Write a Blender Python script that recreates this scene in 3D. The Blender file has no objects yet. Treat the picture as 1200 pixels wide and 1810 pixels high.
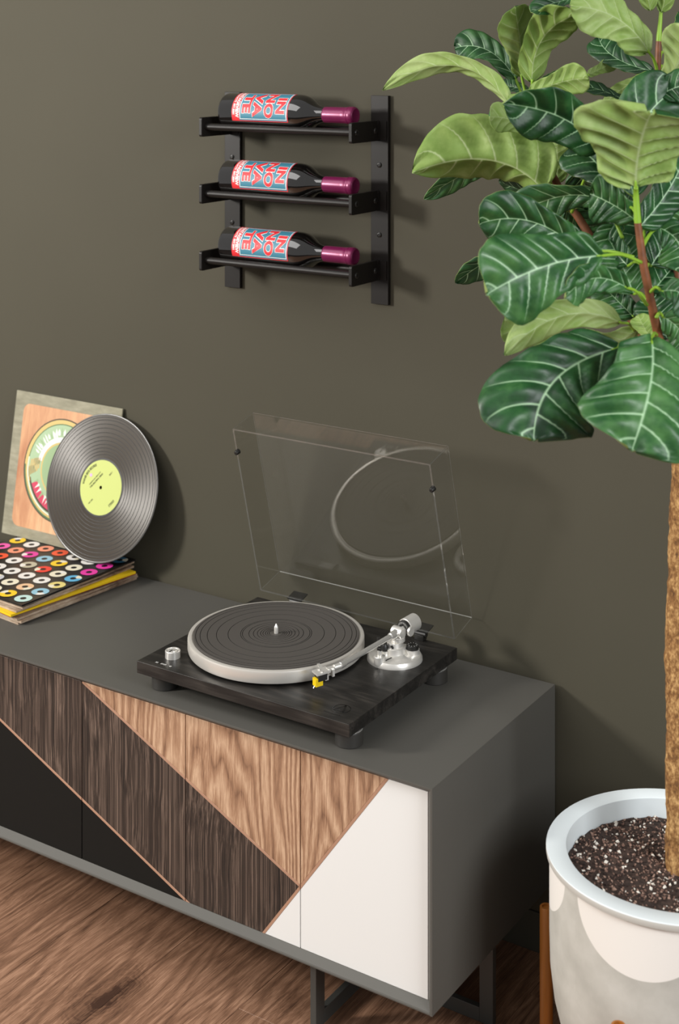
import bpy, bmesh, math, random
from mathutils import Vector, Matrix, noise
random.seed(7)
C = bpy.context.scene.collection
SC = bpy.context.scene
PI = math.pi
ZO = 0.463            # height of the sideboard top above the floor; all z below are measured from that top

# ---------------------------------------------------------------- camera
cam = bpy.data.cameras.new('camera'); camo = bpy.data.objects.new('camera', cam); C.objects.link(camo)
camo.location = (1.7598, -2.2854, 1.0801 + ZO)
camo.rotation_euler = (PI / 2, 0, 0.5792)
cam.sensor_width = 36; cam.lens = 2621.2 / 1810 * 36; cam.shift_y = -834.6 / 1810
cam.clip_start = 0.05
cam.dof.use_dof = True; cam.dof.focus_distance = 2.45; cam.dof.aperture_fstop = 5.0
SC.camera = camo
# ---------------------------------------------------------------- world, lights, exposure
w = bpy.data.worlds.new('world'); SC.world = w; w.use_nodes = True
bg = w.node_tree.nodes['Background']
bg.inputs[0].default_value = (1.0, 0.985, 0.97, 1); bg.inputs[1].default_value = 0.40
def area(name, loc, target, sx, sy, power, col):
    l = bpy.data.lights.new(name, 'AREA'); l.shape = 'RECTANGLE'; l.size = sx; l.size_y = sy; l.energy = power; l.color = col
    o = bpy.data.objects.new(name, l); C.objects.link(o); o.location = loc
    o.rotation_euler = (Vector(target) - Vector(loc)).to_track_quat('-Z', 'Y').to_euler()
    return o
area('window_light', (-1.92, -2.45, 1.34 + ZO), (0.2, -0.2, 0.3 + ZO), 0.38, 0.52, 97, (1.0, 0.965, 0.905))
area('ceiling_fill', (-0.65, -1.75, 2.75), (0.1, -0.3, 0.4), 2.6, 1.4, 34, (1.0, 0.98, 0.96))  # added overhead soft box, in place of light off an unbuilt ceiling
area('right_fill', (3.0, -1.3, 1.85), (0.8, -0.3, 0.4), 1.0, 1.3, 54, (0.95, 0.98, 1.0))  # added soft fill lamp to brighten the sideboard's right side, no real window
vs = SC.view_settings
vs.view_transform = 'Standard'; vs.look = 'None'; vs.gamma = 1; vs.use_curve_mapping = False; vs.exposure = 0.0
SC.cycles.use_denoising = True
SC.cycles.max_bounces = 10; SC.cycles.transparent_max_bounces = 24
SC.cycles.sample_clamp_indirect = 6.0

# ---------------------------------------------------------------- helpers
OFF = {}
def root(name, label, cat, loc=(0, 0, 0), group=None, rot=None):
    o = bpy.data.objects.new(name, None); C.objects.link(o)
    o.location = (loc[0], loc[1], loc[2] + ZO); o.empty_display_size = 0.05
    if rot is not None: o.rotation_euler = rot
    o['label'] = label; o['category'] = cat
    if group: o['group'] = group
    OFF[o.name] = Vector(loc)
    return o
def obj(name, bm, mats, parent=None, smooth=False, loc=None, local=False, label=None, kind=None):
    """bm holds coordinates measured from the sideboard top (or local ones); links ONE mesh object."""
    off = OFF[parent.name] if parent else Vector(loc or (0, 0, 0))
    if not local: bmesh.ops.translate(bm, verts=bm.verts, vec=-off)
    me = bpy.data.meshes.new(name); bm.to_mesh(me); bm.free()
    for m in (mats if isinstance(mats, (list, tuple)) else [mats]): me.materials.append(m)
    if smooth:
        if smooth is True: me.shade_smooth()
        else:
            me.shade_smooth()
            try: me.set_sharp_from_angle(angle=math.radians(smooth))
            except Exception: pass
    o = bpy.data.objects.new(name, me); C.objects.link(o)
    if parent: o.parent = parent
    else: o.location = (off[0], off[1], off[2] + ZO)
    OFF[o.name] = off
    if label: o['label'] = label
    if kind: o['kind'] = kind
    return o
def tag(o, label, cat, group=None):
    o['label'] = label; o['category'] = cat
    if group: o['group'] = group
    return o
def struct(name, bm, m, loc=None, smooth=False):
    o = obj(name, bm, m, loc=loc, smooth=smooth); o['kind'] = 'structure'; return o
NB = bmesh.new
def box(bm, x0, x1, y0, y1, z0, z1, bevel=0.0, mi=0, seg=2):
    n0 = len(bm.verts)
    vs_ = [bm.verts.new((x, y, z)) for x in (x0, x1) for y in (y0, y1) for z in (z0, z1)]
    F = [(0, 1, 3, 2), (4, 6, 7, 5), (0, 4, 5, 1), (2, 3, 7, 6), (0, 2, 6, 4), (1, 5, 7, 3)]
    fs = [bm.faces.new([vs_[i] for i in f]) for f in F]
    for f in fs: f.material_index = mi
    if bevel > 0:
        es = list({e for f in fs for e in f.edges})
        r = bmesh.ops.bevel(bm, geom=es, offset=bevel, segments=seg, affect='EDGES', profile=0.5)
        for f in r['faces']: f.material_index = mi
    return bm
def prism(bm, poly, y0, y1, mi=0, bevel=0.0):
    """poly: [(x, z)] counter-clockwise seen from -y; a plate between y0 (front) and y1"""
    a = [bm.verts.new((x, y0, z)) for x, z in poly]; b = [bm.verts.new((x, y1, z)) for x, z in poly]
    fs = [bm.faces.new(a), bm.faces.new(b[::-1])]
    n = len(poly)
    for i in range(n):
        j = (i + 1) % n
        fs.append(bm.faces.new((a[j], a[i], b[i], b[j])))
    for f in fs: f.material_index = mi
    if bevel > 0:
        r = bmesh.ops.bevel(bm, geom=list(fs[0].edges), offset=bevel, segments=1, affect='EDGES')
        for f in r['faces']: f.material_index = mi
    return bm
def frame_of(d):
    d = Vector(d).normalized()
    up = Vector((0, 0, 1)) if abs(d.z) < 0.95 else Vector((0, 1, 0))
    a = d.cross(up).normalized(); b = a.cross(d)
    return d, a, b
def lathe(bm, prof, origin=(0, 0, 0), axis=(0, 0, 1), seg=32, mi=0, mats=None, rad=None):
    """prof: [(r, h)] along axis"""
    o = Vector(origin); d, a, b = frame_of(axis); rings = []
    for r, h in prof:
        if r < 1e-6: rings.append([bm.verts.new(o + d * h)])
        else:
            rr = []
            for i in range(seg):
                t = 2 * PI * i / seg; k = r * (rad(t) if rad else 1)
                rr.append(bm.verts.new(o + d * h + a * (k * math.cos(t)) + b * (k * math.sin(t))))
            rings.append(rr)
    for q in range(len(rings) - 1):
        A, B = rings[q], rings[q + 1]; m = mats[q] if mats else mi
        for i in range(seg):
            j = (i + 1) % seg
            if len(A) == 1 and len(B) == 1: continue
            if len(A) == 1: f = bm.faces.new((A[0], B[j], B[i]))
            elif len(B) == 1: f = bm.faces.new((A[i], A[j], B[0]))
            else: f = bm.faces.new((A[i], A[j], B[j], B[i]))
            f.material_index = m
    bmesh.ops.recalc_face_normals(bm, faces=bm.faces)
    return bm
def cyl(bm, p0, p1, r0, r1=None, seg=20, mi=0, bev=0.0):
    p0, p1 = Vector(p0), Vector(p1); r1 = r0 if r1 is None else r1; L = (p1 - p0).length
    if bev > 0: prof = [(0, 0), (r0 - bev, 0), (r0, bev), (r1, L - bev), (r1 - bev, L), (0, L)]
    else: prof = [(0, 0), (r0, 0), (r1, L), (0, L)]
    return lathe(bm, prof, p0, p1 - p0, seg, mi)
def tube(bm, pts, radii, seg=8, mi=0, jitter=0.0, jf=30.0):
    pts = [Vector(p) for p in pts]; rings = []
    n = len(pts)
    for i, p in enumerate(pts):
        t = (pts[min(i + 1, n - 1)] - pts[max(i - 1, 0)]).normalized()
        a = t.cross(Vector((0.31, 0.95, 0.05))).normalized(); b = t.cross(a)
        ring = []
        for k in range(seg):
            th = 2 * PI * k / seg; dd = a * math.cos(th) + b * math.sin(th); r = radii[i]
            if jitter: r *= 1 + jitter * noise.noise((p + dd * r) * jf) + jitter * 0.6 * noise.noise((p + dd * r) * jf * 3.1)
            ring.append(bm.verts.new(p + dd * r))
        rings.append(ring)
    for A, B in zip(rings, rings[1:]):
        for k in range(seg):
            j = (k + 1) % seg; f = bm.faces.new((A[k], A[j], B[j], B[k])); f.material_index = mi
    for R in (rings[0][::-1], rings[-1]):
        f = bm.faces.new(R); f.material_index = mi
    return bm
def resample(pts, n):
    """Catmull-Rom through (x, y, z, r) points"""
    out = []
    P = [pts[0]] + list(pts) + [pts[-1]]
    m = len(pts) - 1
    for q in range(n + 1):
        t = q / n * m; i = min(int(t), m - 1); u = t - i
        p0, p1, p2, p3 = P[i], P[i + 1], P[i + 2], P[i + 3]
        out.append(tuple(0.5 * (2 * b + (c - a) * u + (2 * a - 5 * b + 4 * c - d) * u * u + (3 * b - a - 3 * c + d) * u ** 3) for a, b, c, d in zip(p0, p1, p2, p3)))
    return out
def text_bm(bm, s, size, fn, weight=0.0, mi=0, sx=1.0, fit=None, cuts=0, align='CENTER'):
    """letters of the built-in font as flat faces; fn maps (x, y) in the text plane to space"""
    cu = bpy.data.curves.new('text', 'FONT'); cu.body = s; cu.size = size; cu.align_x = align; cu.align_y = 'CENTER'
    cu.offset = weight; cu.fill_mode = 'FRONT'; cu.resolution_u = 3
    o = bpy.data.objects.new('text', cu); C.objects.link(o)
    dg = bpy.context.evaluated_depsgraph_get(); ev = o.evaluated_get(dg)
    me = bpy.data.meshes.new_from_object(ev); t = bmesh.new(); t.from_mesh(me)
    bpy.data.objects.remove(o); bpy.data.curves.remove(cu); bpy.data.meshes.remove(me)
    if not t.verts: t.free(); return bm
    x0 = min(v.co.x for v in t.verts); x1 = max(v.co.x for v in t.verts)
    y0 = min(v.co.y for v in t.verts); y1 = max(v.co.y for v in t.verts)
    k = (fit / (x1 - x0)) if fit else sx
    for v in t.verts: v.co.x = (v.co.x - (x0 + x1) / 2 * (1 if align == 'CENTER' else 0)) * k; v.co.y -= (y0 + y1) / 2
    if cuts:
        a = min(v.co.x for v in t.verts); b = max(v.co.x for v in t.verts)
        for i in range(1, cuts):
            bmesh.ops.bisect_plane(t, geom=t.verts[:] + t.edges[:] + t.faces[:], plane_co=(a + (b - a) * i / cuts, 0, 0), plane_no=(1, 0, 0))
    mp = {v: bm.verts.new(fn(v.co.x, v.co.y)) for v in t.verts}
    for f in t.faces:
        try: g = bm.faces.new([mp[v] for v in f.verts]); g.material_index = mi
        except ValueError: pass
    t.free(); return bm
# ---------------------------------------------------------------- materials
def lin(c):
    return tuple(((v / 255) / 12.92 if v / 255 <= 0.04045 else ((v / 255 + 0.055) / 1.055) ** 2.4) for v in c) + (1,)
def M(name, col, rough=0.5, metal=0.0, spec=0.5, coat=0.0, noise_amt=0.0, noise_scale=40.0, bump=0.0, stretch=(1, 1, 1), aniso=0.0):
    m = bpy.data.materials.new(name); m.use_nodes = True; nt = m.node_tree; p = nt.nodes['Principled BSDF']
    c = lin(col) if max(col) > 1 else tuple(col) + (1,)
    p.inputs['Base Color'].default_value = c; p.inputs['Roughness'].default_value = rough; p.inputs['Metallic'].default_value = metal
    p.inputs['Specular IOR Level'].default_value = spec; p.inputs['Coat Weight'].default_value = coat; p.inputs['Coat Roughness'].default_value = 0.05
    p.inputs['Anisotropic'].default_value = aniso
    if noise_amt or bump:
        tc = nt.nodes.new('ShaderNodeTexCoord'); mp = nt.nodes.new('ShaderNodeMapping'); mp.inputs['Scale'].default_value = stretch
        n = nt.nodes.new('ShaderNodeTexNoise'); n.inputs['Scale'].default_value = noise_scale; n.inputs['Detail'].default_value = 6
        nt.links.new(tc.outputs['Object'], mp.inputs[0]); nt.links.new(mp.outputs[0], n.inputs['Vector'])
        if noise_amt:
            r = nt.nodes.new('ShaderNodeValToRGB'); r.color_ramp.elements[0].position = 0.3; r.color_ramp.elements[1].position = 0.7
            r.color_ramp.elements[0].color = tuple(v * (1 - noise_amt) for v in c[:3]) + (1,)
            r.color_ramp.elements[1].color = tuple(min(1, v * (1 + noise_amt)) for v in c[:3]) + (1,)
            nt.links.new(n.outputs[0], r.inputs[0]); nt.links.new(r.outputs[0], p.inputs['Base Color'])
        if bump:
            b = nt.nodes.new('ShaderNodeBump'); b.inputs['Strength'].default_value = bump; b.inputs['Distance'].default_value = 0.002
            nt.links.new(n.outputs[0], b.inputs['Height']); nt.links.new(b.outputs[0], p.inputs['Normal'])
    return m
class NT:
    """small wrapper for building node materials"""
    def __init__(s, name):
        s.m = bpy.data.materials.new(name); s.m.use_nodes = True; s.nt = s.m.node_tree; s.p = s.nt.nodes['Principled BSDF']
    def n(s, t, **kw):
        x = s.nt.nodes.new('ShaderNode' + t)
        for k, v in kw.items(): setattr(x, k, v)
        return x
    def put(s, sock, v):
        if isinstance(v, bpy.types.NodeSocket): s.nt.links.new(v, sock)
        elif v is not None: sock.default_value = v
    def math(s, op, a, b=None, c=None):
        x = s.n('Math', operation=op); s.put(x.inputs[0], a); s.put(x.inputs[1], b)
        if c is not None: s.put(x.inputs[2], c)
        return x.outputs[0]
    def noise(s, vec, scale, detail=4, rough=0.5, dist=0.0):
        x = s.n('TexNoise'); s.put(x.inputs['Vector'], vec); x.inputs['Scale'].default_value = scale; x.inputs['Detail'].default_value = detail
        x.inputs['Roughness'].default_value = rough; x.inputs['Distortion'].default_value = dist; return x.outputs[0]
    def ramp(s, fac, stops, interp='LINEAR'):
        x = s.n('ValToRGB'); cr = x.color_ramp; cr.interpolation = interp; s.put(x.inputs[0], fac)
        while len(cr.elements) < len(stops): cr.elements.new(0.5)
        for e, (p, c) in zip(cr.elements, stops): e.position = p; e.color = c if len(c) == 4 else tuple(c) + (1,)
        return x.outputs[0]
    def mix(s, fac, a, b, mode='MIX'):
        x = s.n('Mix', data_type='RGBA', blend_type=mode); s.put(x.inputs[0], fac); s.put(x.inputs[6], a); s.put(x.inputs[7], b); return x.outputs[2]
    def mapping(s, vec, scale=(1, 1, 1), loc=(0, 0, 0)):
        x = s.n('Mapping'); s.put(x.inputs[0], vec); x.inputs['Scale'].default_value = scale; s.put(x.inputs['Location'], loc); return x.outputs[0]
    def bump(s, h, strength=0.2, dist=0.002):
        x = s.n('Bump'); x.inputs['Strength'].default_value = strength; x.inputs['Distance'].default_value = dist; s.put(x.inputs['Height'], h)
        s.nt.links.new(x.outputs[0], s.p.inputs['Normal'])
def wood(name, along, cols, fine=(220, 9), rings=0.0, ring_scale=(9, 1.6), ring_n=9.0, rough=0.5, spec=0.4, bump=0.15, streak=(60, 2.2), knot=None, contrast=1.0, fineamt=0.55, per_piece=True):
    """grain running along axis 'along' (1 = y, 2 = z); cols: dark, mid, light"""
    k = NT(name); pos = k.n('NewGeometry').outputs['Position']
    oi = k.n('ObjectInfo').outputs['Random']
    off = k.n('CombineXYZ'); 
    if per_piece: k.put(off.inputs[0], k.math('MULTIPLY', oi, 7.3)); k.put(off.inputs[1], k.math('MULTIPLY', oi, 3.1)); k.put(off.inputs[2], k.math('MULTIPLY', oi, 5.7))
    add = k.n('VectorMath', operation='ADD'); k.put(add.inputs[0], pos); k.put(add.inputs[1], off.outputs[0]); v = add.outputs[0]
    def sc(a, l):
        s = [a, a, a]; s[along] = l; return tuple(s)
    warp = k.noise(k.mapping(v, sc(5, 2)), 1.0, 3)
    wv = k.n('VectorMath', operation='ADD'); k.put(wv.inputs[0], v)
    wc = k.n('CombineXYZ'); ww = k.math('MULTIPLY', k.math('SUBTRACT', warp, 0.5), 0.035)
    for i in range(3):
        if i != along: k.put(wc.inputs[i], ww)
    k.put(wv.inputs[1], wc.outputs[0]); v2 = wv.outputs[0]
    st = k.noise(k.mapping(v2, sc(*streak)), 1.0, 8, 0.62, 0.4)
    fi = k.noise(k.mapping(v2, sc(*fine)), 1.0, 4, 0.6)
    f = k.math('ADD', k.math('MULTIPLY', st, 1 - fineamt), k.math('MULTIPLY', fi, fineamt))
    if rings:
        rn = k.noise(k.mapping(v2, sc(*ring_scale)), 1.0, 2, 0.4)
        rg = k.math('PINGPONG', k.math('MULTIPLY', rn, ring_n), 0.5)
        rg = k.math('POWER', k.math('MULTIPLY', rg, 2.0), 0.7)
        f = k.math('ADD', k.math('MULTIPLY', f, 1 - rings), k.math('MULTIPLY', rg, rings))
    h = f
    if knot:
        dv = k.n('VectorMath', operation='DISTANCE'); kn = k.mapping(pos, (1.0, 0.42, 1.0), (0, 0, 0))
        wob = k.noise(pos, 22.0, 4); k.put(dv.inputs[0], kn); dv.inputs[1].default_value = (knot[0], knot[1] * 0.42, knot[2])
        dd = k.math('ADD', dv.outputs['Value'], k.math('MULTIPLY', k.math('SUBTRACT', wob, 0.5), 0.05))
        dk = k.math('ABSOLUTE', dd)
        km = k.math('MAXIMUM', k.math('SUBTRACT', 1.0, k.math('DIVIDE', dk, knot[3])), 0.0)
        core = k.math('MAXIMUM', k.math('SUBTRACT', 1.0, k.math('DIVIDE', dk, knot[3] * 0.35)), 0.0)
        rip = k.math('SINE', k.math('MULTIPLY', dk, 900.0))
        f = k.math('ADD', f, k.math('MULTIPLY', k.math('MULTIPLY', km, rip), 0.05))
        f = k.math('SUBTRACT', f, k.math('ADD', k.math('MULTIPLY', core, 0.22), k.math('MULTIPLY', km, 0.16)))
    f = k.math('ADD', k.math('MULTIPLY', k.math('SUBTRACT', f, 0.5), contrast), 0.5)
    c = k.ramp(f, [(0.28, lin(cols[0])), (0.5, lin(cols[1])), (0.72, lin(cols[2]))])
    k.put(k.p.inputs['Base Color'], c); k.p.inputs['Roughness'].default_value = rough; k.p.inputs['Specular IOR Level'].default_value = spec
    k.bump(h, bump, 0.0015)
    return k.m

# shapes of the fig: leaf = base, bend, tip, upper-side direction, half width, fold, curl, stalk foot; stems = x, y, z, radius
LEAVES = [
 ((0.742, -0.262, 0.984), (0.664, -0.266, 1.088), (0.541, -0.298, 1.003), (-0.105, 0.853, 0.512), 0.028, 0.5, 0.2, (0.769, -0.245, 0.939), 0.75),
 ((0.743, -0.238, 1.02), (0.702, -0.241, 1.083), (0.644, -0.255, 1.07), (0.386, -0.775, 0.5), 0.029, 0.2, 0.12, (0.767, -0.234, 0.947), 0.0),
 ((0.764, -0.26, 1.024), (0.767, -0.258, 1.064), (0.77, -0.304, 1.131), (-0.79, 0.551, 0.27), 0.031, 0.3, 0.1, (0.773, -0.243, 0.943), 0.0),
 ((0.786, -0.27, 1.016), (0.792, -0.289, 1.094), (0.877, -0.306, 1.123), (-0.382, 0.726, 0.571), 0.039, 0.3, 0.2, (0.773, -0.242, 0.941), 0.4),
 ((0.866, -0.265, 1.142), (0.83, -0.277, 1.139), (0.812, -0.324, 1.122), (0.515, -0.658, 0.549), 0.016, 0.15, 0.1, None, 0.0),
 ((0.782, -0.272, 0.997), (0.831, -0.27, 1.022), (0.878, -0.269, 1.026), (-0.149, 0.902, 0.405), 0.025, 0.2, 0.15, (0.775, -0.241, 0.935), 0.0),
 ((0.756, -0.218, 0.998), (0.726, -0.207, 1.009), (0.696, -0.197, 1.009), (-0.187, -0.822, 0.538), 0.015, 0.2, 0.1, (0.768, -0.234, 0.947), 0.0),
 ((0.761, -0.202, 1.011), (0.765, -0.17, 1.02), (0.77, -0.136, 1.018), (0.983, -0.128, -0.133), 0.015, 0.2, 0.1, (0.77, -0.233, 0.947), 0.0),
 ((0.784, -0.259, 0.989), (0.774, -0.283, 0.998), (0.764, -0.308, 0.987), (-0.895, 0.371, -0.249), 0.009, 0.2, 0.1, (0.775, -0.241, 0.936), 0.0),
 ((0.794, -0.264, 0.933), (0.771, -0.303, 0.97), (0.749, -0.342, 0.966), (-0.877, 0.472, -0.094), 0.023, 0.2, 0.15, (0.78, -0.238, 0.916), 0.0),
 ((0.808, -0.279, 0.857), (0.74, -0.282, 0.928), (0.612, -0.324, 0.884), (-0.158, 0.911, 0.38), 0.079, 0.85, 0.12, (0.813, -0.24, 0.846), 0.7),
 ((0.699, -0.231, 0.886), (0.657, -0.234, 0.881), (0.591, -0.254, 0.827), (0.424, -0.768, -0.48), 0.025, 0.4, 0.15, (0.798, -0.226, 0.866), 0.7),
 ((0.796, -0.203, 0.84), (0.745, -0.201, 0.841), (0.693, -0.199, 0.856), (-0.12, -0.827, -0.55), 0.017, 0.1, 0.1, (0.808, -0.219, 0.844), 0.0),
 ((0.758, -0.192, 0.868), (0.742, -0.179, 0.898), (0.726, -0.166, 0.929), (-0.409, 0.735, -0.541), 0.027, 0.1, 0.1, (0.793, -0.217, 0.861), 0.0),
 ((0.784, -0.176, 0.859), (0.779, -0.166, 0.895), (0.775, -0.157, 0.93), (-0.155, 0.952, -0.266), 0.027, 0.1, 0.1, (0.801, -0.212, 0.852), 0.0),
 ((0.911, -0.308, 0.925), (0.89, -0.381, 0.989), (0.845, -0.47, 0.988), (0.783, -0.473, -0.404), 0.053, 0.5, 0.22, (0.844, -0.256, 0.824), 0.5),
 ((0.959, -0.24, 1.061), (0.942, -0.293, 1.127), (0.889, -0.37, 1.127), (-0.877, 0.48, 0.01), 0.048, 0.35, 0.2, (0.962, -0.214, 1.031), 0.6),
 ((0.938, -0.17, 1.033), (0.862, -0.172, 1.046), (0.836, -0.141, 1.087), (0.12, -0.765, 0.633), 0.025, 0.15, 0.15, (0.959, -0.204, 1.014), 0.0),
 ((0.97, -0.221, 1.12), (0.99, -0.244, 1.161), (1.009, -0.267, 1.201), (-0.17, 0.818, 0.549), 0.024, 0.3, 0.1, None, 0.0),
 ((0.957, -0.23, 1.122), (0.961, -0.263, 1.162), (0.966, -0.295, 1.201), (-0.393, 0.684, 0.615), 0.024, 0.3, 0.1, None, 0.0),
 ((0.957, -0.181, 1.062), (0.965, -0.14, 1.091), (0.974, -0.099, 1.106), (0.911, -0.321, 0.261), 0.027, 0.2, 0.15, (0.963, -0.213, 1.047), 0.0),
 ((0.957, -0.181, 1.04), (0.971, -0.137, 1.055), (0.985, -0.092, 1.05), (0.947, -0.267, -0.181), 0.025, 0.2, 0.15, (0.963, -0.213, 1.031), 0.0),
 ((0.982, -0.237, 1.007), (1.015, -0.257, 1.047), (1.031, -0.288, 1.104), (-0.148, 0.841, 0.52), 0.031, 0.28, 0.15, (0.963, -0.213, 0.969), 0.0),
 ((0.848, -0.205, 1.027), (0.86, -0.174, 1.038), (0.871, -0.142, 1.049), (-0.94, 0.341, 0.009), 0.013, 0.3, 0.1, (0.827, -0.219, 1.004), 0.0),
 ((0.924, -0.203, 0.98), (0.879, -0.209, 1.007), (0.834, -0.214, 1.014), (0.37, -0.335, 0.867), 0.019, 0.1, 0.1, (0.96, -0.216, 0.96), 0.0),
 ((0.943, -0.191, 1.03), (0.897, -0.185, 1.015), (0.86, -0.173, 0.979), (0.311, 0.932, -0.184), 0.017, 0.35, 0.1, (0.963, -0.214, 1.022), 0.0),
 ((1.011, -0.421, 0.884), (1.015, -0.437, 0.926), (1.053, -0.477, 0.999), (-0.357, 0.782, 0.512), 0.088, 0.22, 0.15, (1.008, -0.411, 0.873), -0.1),
 ((0.986, -0.366, 0.864), (0.94, -0.33, 0.953), (1.016, -0.263, 1.016), (0.71, -0.641, 0.293), 0.05, 0.2, 0.2, (1.005, -0.401, 0.856), 0.0),
 ((0.966, -0.343, 0.846), (0.924, -0.323, 0.905), (0.87, -0.31, 0.933), (0.289, -0.747, 0.598), 0.044, 0.25, 0.2, (1.005, -0.401, 0.844), 0.0),
 ((0.983, -0.356, 0.833), (0.953, -0.364, 0.858), (0.922, -0.372, 0.864), (0.172, -0.971, -0.168), 0.038, 0.25, 0.2, (1.006, -0.401, 0.822), 0.0),
 ((0.996, -0.371, 0.826), (1.021, -0.331, 0.863), (1.037, -0.297, 0.919), (0.768, -0.62, 0.159), 0.039, 0.3, 0.15, (1.006, -0.401, 0.818), 0.0),
 ((0.974, -0.29, 0.822), (1.003, -0.259, 0.862), (1.033, -0.228, 0.87), (0.758, -0.645, -0.091), 0.044, 0.3, 0.2, (1.011, -0.397, 0.8), 0.0),
 ((1.004, -0.318, 0.819), (1.046, -0.315, 0.805), (1.041, -0.342, 0.766), (-0.071, -0.931, 0.358), 0.037, 0.25, 0.2, (1.011, -0.397, 0.803), 0.0),
 ((0.92, -0.325, 0.854), (0.863, -0.327, 0.873), (0.788, -0.34, 0.82), (0.2, -0.902, -0.381), 0.032, 0.3, 0.15, (0.961, -0.346, 0.805), 0.0),
 ((0.915, -0.376, 0.783), (0.86, -0.424, 0.854), (0.806, -0.472, 0.824), (0.586, -0.773, -0.242), 0.041, 0.25, 0.2, (0.99, -0.376, 0.784), 0.0),
 ((0.988, -0.484, 0.799), (0.936, -0.56, 0.8), (0.901, -0.625, 0.761), (0.806, -0.555, 0.205), 0.06, 0.16, 0.22, (1.013, -0.408, 0.783), 0.0),
 ((0.784, -0.295, 0.778), (0.727, -0.308, 0.755), (0.681, -0.314, 0.71), (0.469, -0.726, -0.503), 0.027, 0.5, 0.2, None, 0.6),
 ((0.964, -0.357, 0.689), (0.905, -0.424, 0.734), (0.849, -0.491, 0.656), (-0.758, 0.652, -0.029), 0.034, 0.35, 0.2, (0.94, -0.241, 0.652), 0.75),
 ((0.86, -0.341, 0.652), (0.823, -0.347, 0.665), (0.785, -0.354, 0.679), (-0.331, 0.765, -0.553), 0.038, 0.2, 0.2, None, 0.0),
 ((0.949, -0.258, 0.662), (0.913, -0.294, 0.629), (0.877, -0.33, 0.647), (-0.695, 0.717, -0.052), 0.025, 0.2, 0.15, (0.938, -0.23, 0.652), 0.0),
 ((1.004, -0.438, 0.753), (0.974, -0.493, 0.789), (0.966, -0.535, 0.748), (0.905, -0.346, -0.246), 0.029, 0.3, 0.2, (1.016, -0.394, 0.724), 0.0),
 ((0.986, -0.426, 0.668), (0.912, -0.534, 0.65), (0.94, -0.575, 0.577), (0.509, -0.556, 0.656), 0.077, 0.12, 0.22, (1.009, -0.363, 0.672), 0.0),
 ((1.047, -0.457, 0.691), (1.083, -0.529, 0.655), (1.072, -0.584, 0.586), (0.401, -0.535, 0.744), 0.08, 0.16, 0.25, (1.023, -0.378, 0.682), 0.0),
 ((1.047, -0.421, 0.749), (1.084, -0.427, 0.761), (1.105, -0.443, 0.725), (0.015, -0.721, 0.693), 0.028, 0.25, 0.2, (1.02, -0.391, 0.742), 0.0),
 ((0.994, -0.325, 0.664), (0.979, -0.311, 0.676), (0.964, -0.296, 0.688), (-0.054, 0.61, -0.79), 0.015, 0.1, 0.1, None, 0.0),
 ((1.03, -0.373, 0.707), (1.057, -0.356, 0.691), (1.067, -0.348, 0.645), (0.369, -0.919, -0.14), 0.031, 0.2, 0.2, (1.026, -0.387, 0.707), 0.0),
 ((0.923, -0.275, 0.811), (0.896, -0.293, 0.762), (0.896, -0.293, 0.713), (0.123, -0.982, 0.145), 0.041, 0.2, 0.15, (0.996, -0.371, 0.834), 0.0),
 ((0.952, -0.304, 0.76), (0.917, -0.292, 0.784), (0.895, -0.27, 0.808), (-0.257, -0.908, 0.332), 0.038, 0.2, 0.15, (1.009, -0.387, 0.775), 0.0),
 ((0.959, -0.3, 0.72), (0.942, -0.299, 0.758), (0.924, -0.299, 0.797), (0.628, -0.721, 0.293), 0.043, 0.2, 0.15, (1.012, -0.385, 0.729), 0.0),
 ((0.972, -0.268, 0.757), (0.985, -0.235, 0.791), (0.998, -0.203, 0.825), (0.651, -0.659, 0.377), 0.041, 0.2, 0.15, (1.01, -0.386, 0.768), 0.0),
 ((0.964, -0.249, 0.713), (0.976, -0.205, 0.741), (0.988, -0.162, 0.77), (0.379, -0.575, 0.725), 0.045, 0.2, 0.15, (1.014, -0.384, 0.729), 0.0),
 ((0.851, -0.251, 0.887), (0.857, -0.224, 0.852), (0.863, -0.196, 0.816), (0.274, -0.782, -0.56), 0.045, 0.2, 0.15, (0.82, -0.224, 0.845), 0.0),
 ((0.901, -0.242, 0.897), (0.921, -0.217, 0.934), (0.942, -0.192, 0.971), (0.63, -0.757, 0.17), 0.042, 0.2, 0.15, None, 0.0),
 ((0.921, -0.205, 0.887), (0.942, -0.18, 0.912), (0.963, -0.154, 0.936), (0.456, -0.781, 0.427), 0.043, 0.2, 0.15, None, 0.0),
 ((0.82, -0.224, 0.824), (0.843, -0.197, 0.793), (0.866, -0.17, 0.761), (0.415, -0.818, -0.4), 0.04, 0.2, 0.15, (0.823, -0.221, 0.837), 0.0),
 ((0.944, -0.262, 0.68), (0.919, -0.266, 0.703), (0.895, -0.27, 0.726), (0.343, -0.917, 0.204), 0.03, 0.2, 0.15, (0.939, -0.229, 0.658), 0.0),
 ((0.889, -0.226, 0.778), (0.859, -0.234, 0.747), (0.828, -0.242, 0.716), (0.257, -0.967, -0.003), 0.034, 0.2, 0.15, None, 0.0),
 ((0.957, -0.23, 0.751), (0.939, -0.217, 0.794), (0.921, -0.205, 0.837), (0.28, -0.887, 0.367), 0.042, 0.2, 0.15, None, 0.0),
 ((0.999, -0.274, 0.656), (0.986, -0.271, 0.686), (0.972, -0.268, 0.716), (0.328, -0.915, 0.237), 0.032, 0.2, 0.15, None, 0.0),
 ((0.97, -0.269, 0.985), (1.002, -0.272, 1.017), (1.033, -0.275, 1.017), (-0.178, -0.974, 0.142), 0.026, 0.2, 0.2, (0.963, -0.213, 0.96), 0.0),
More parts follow.
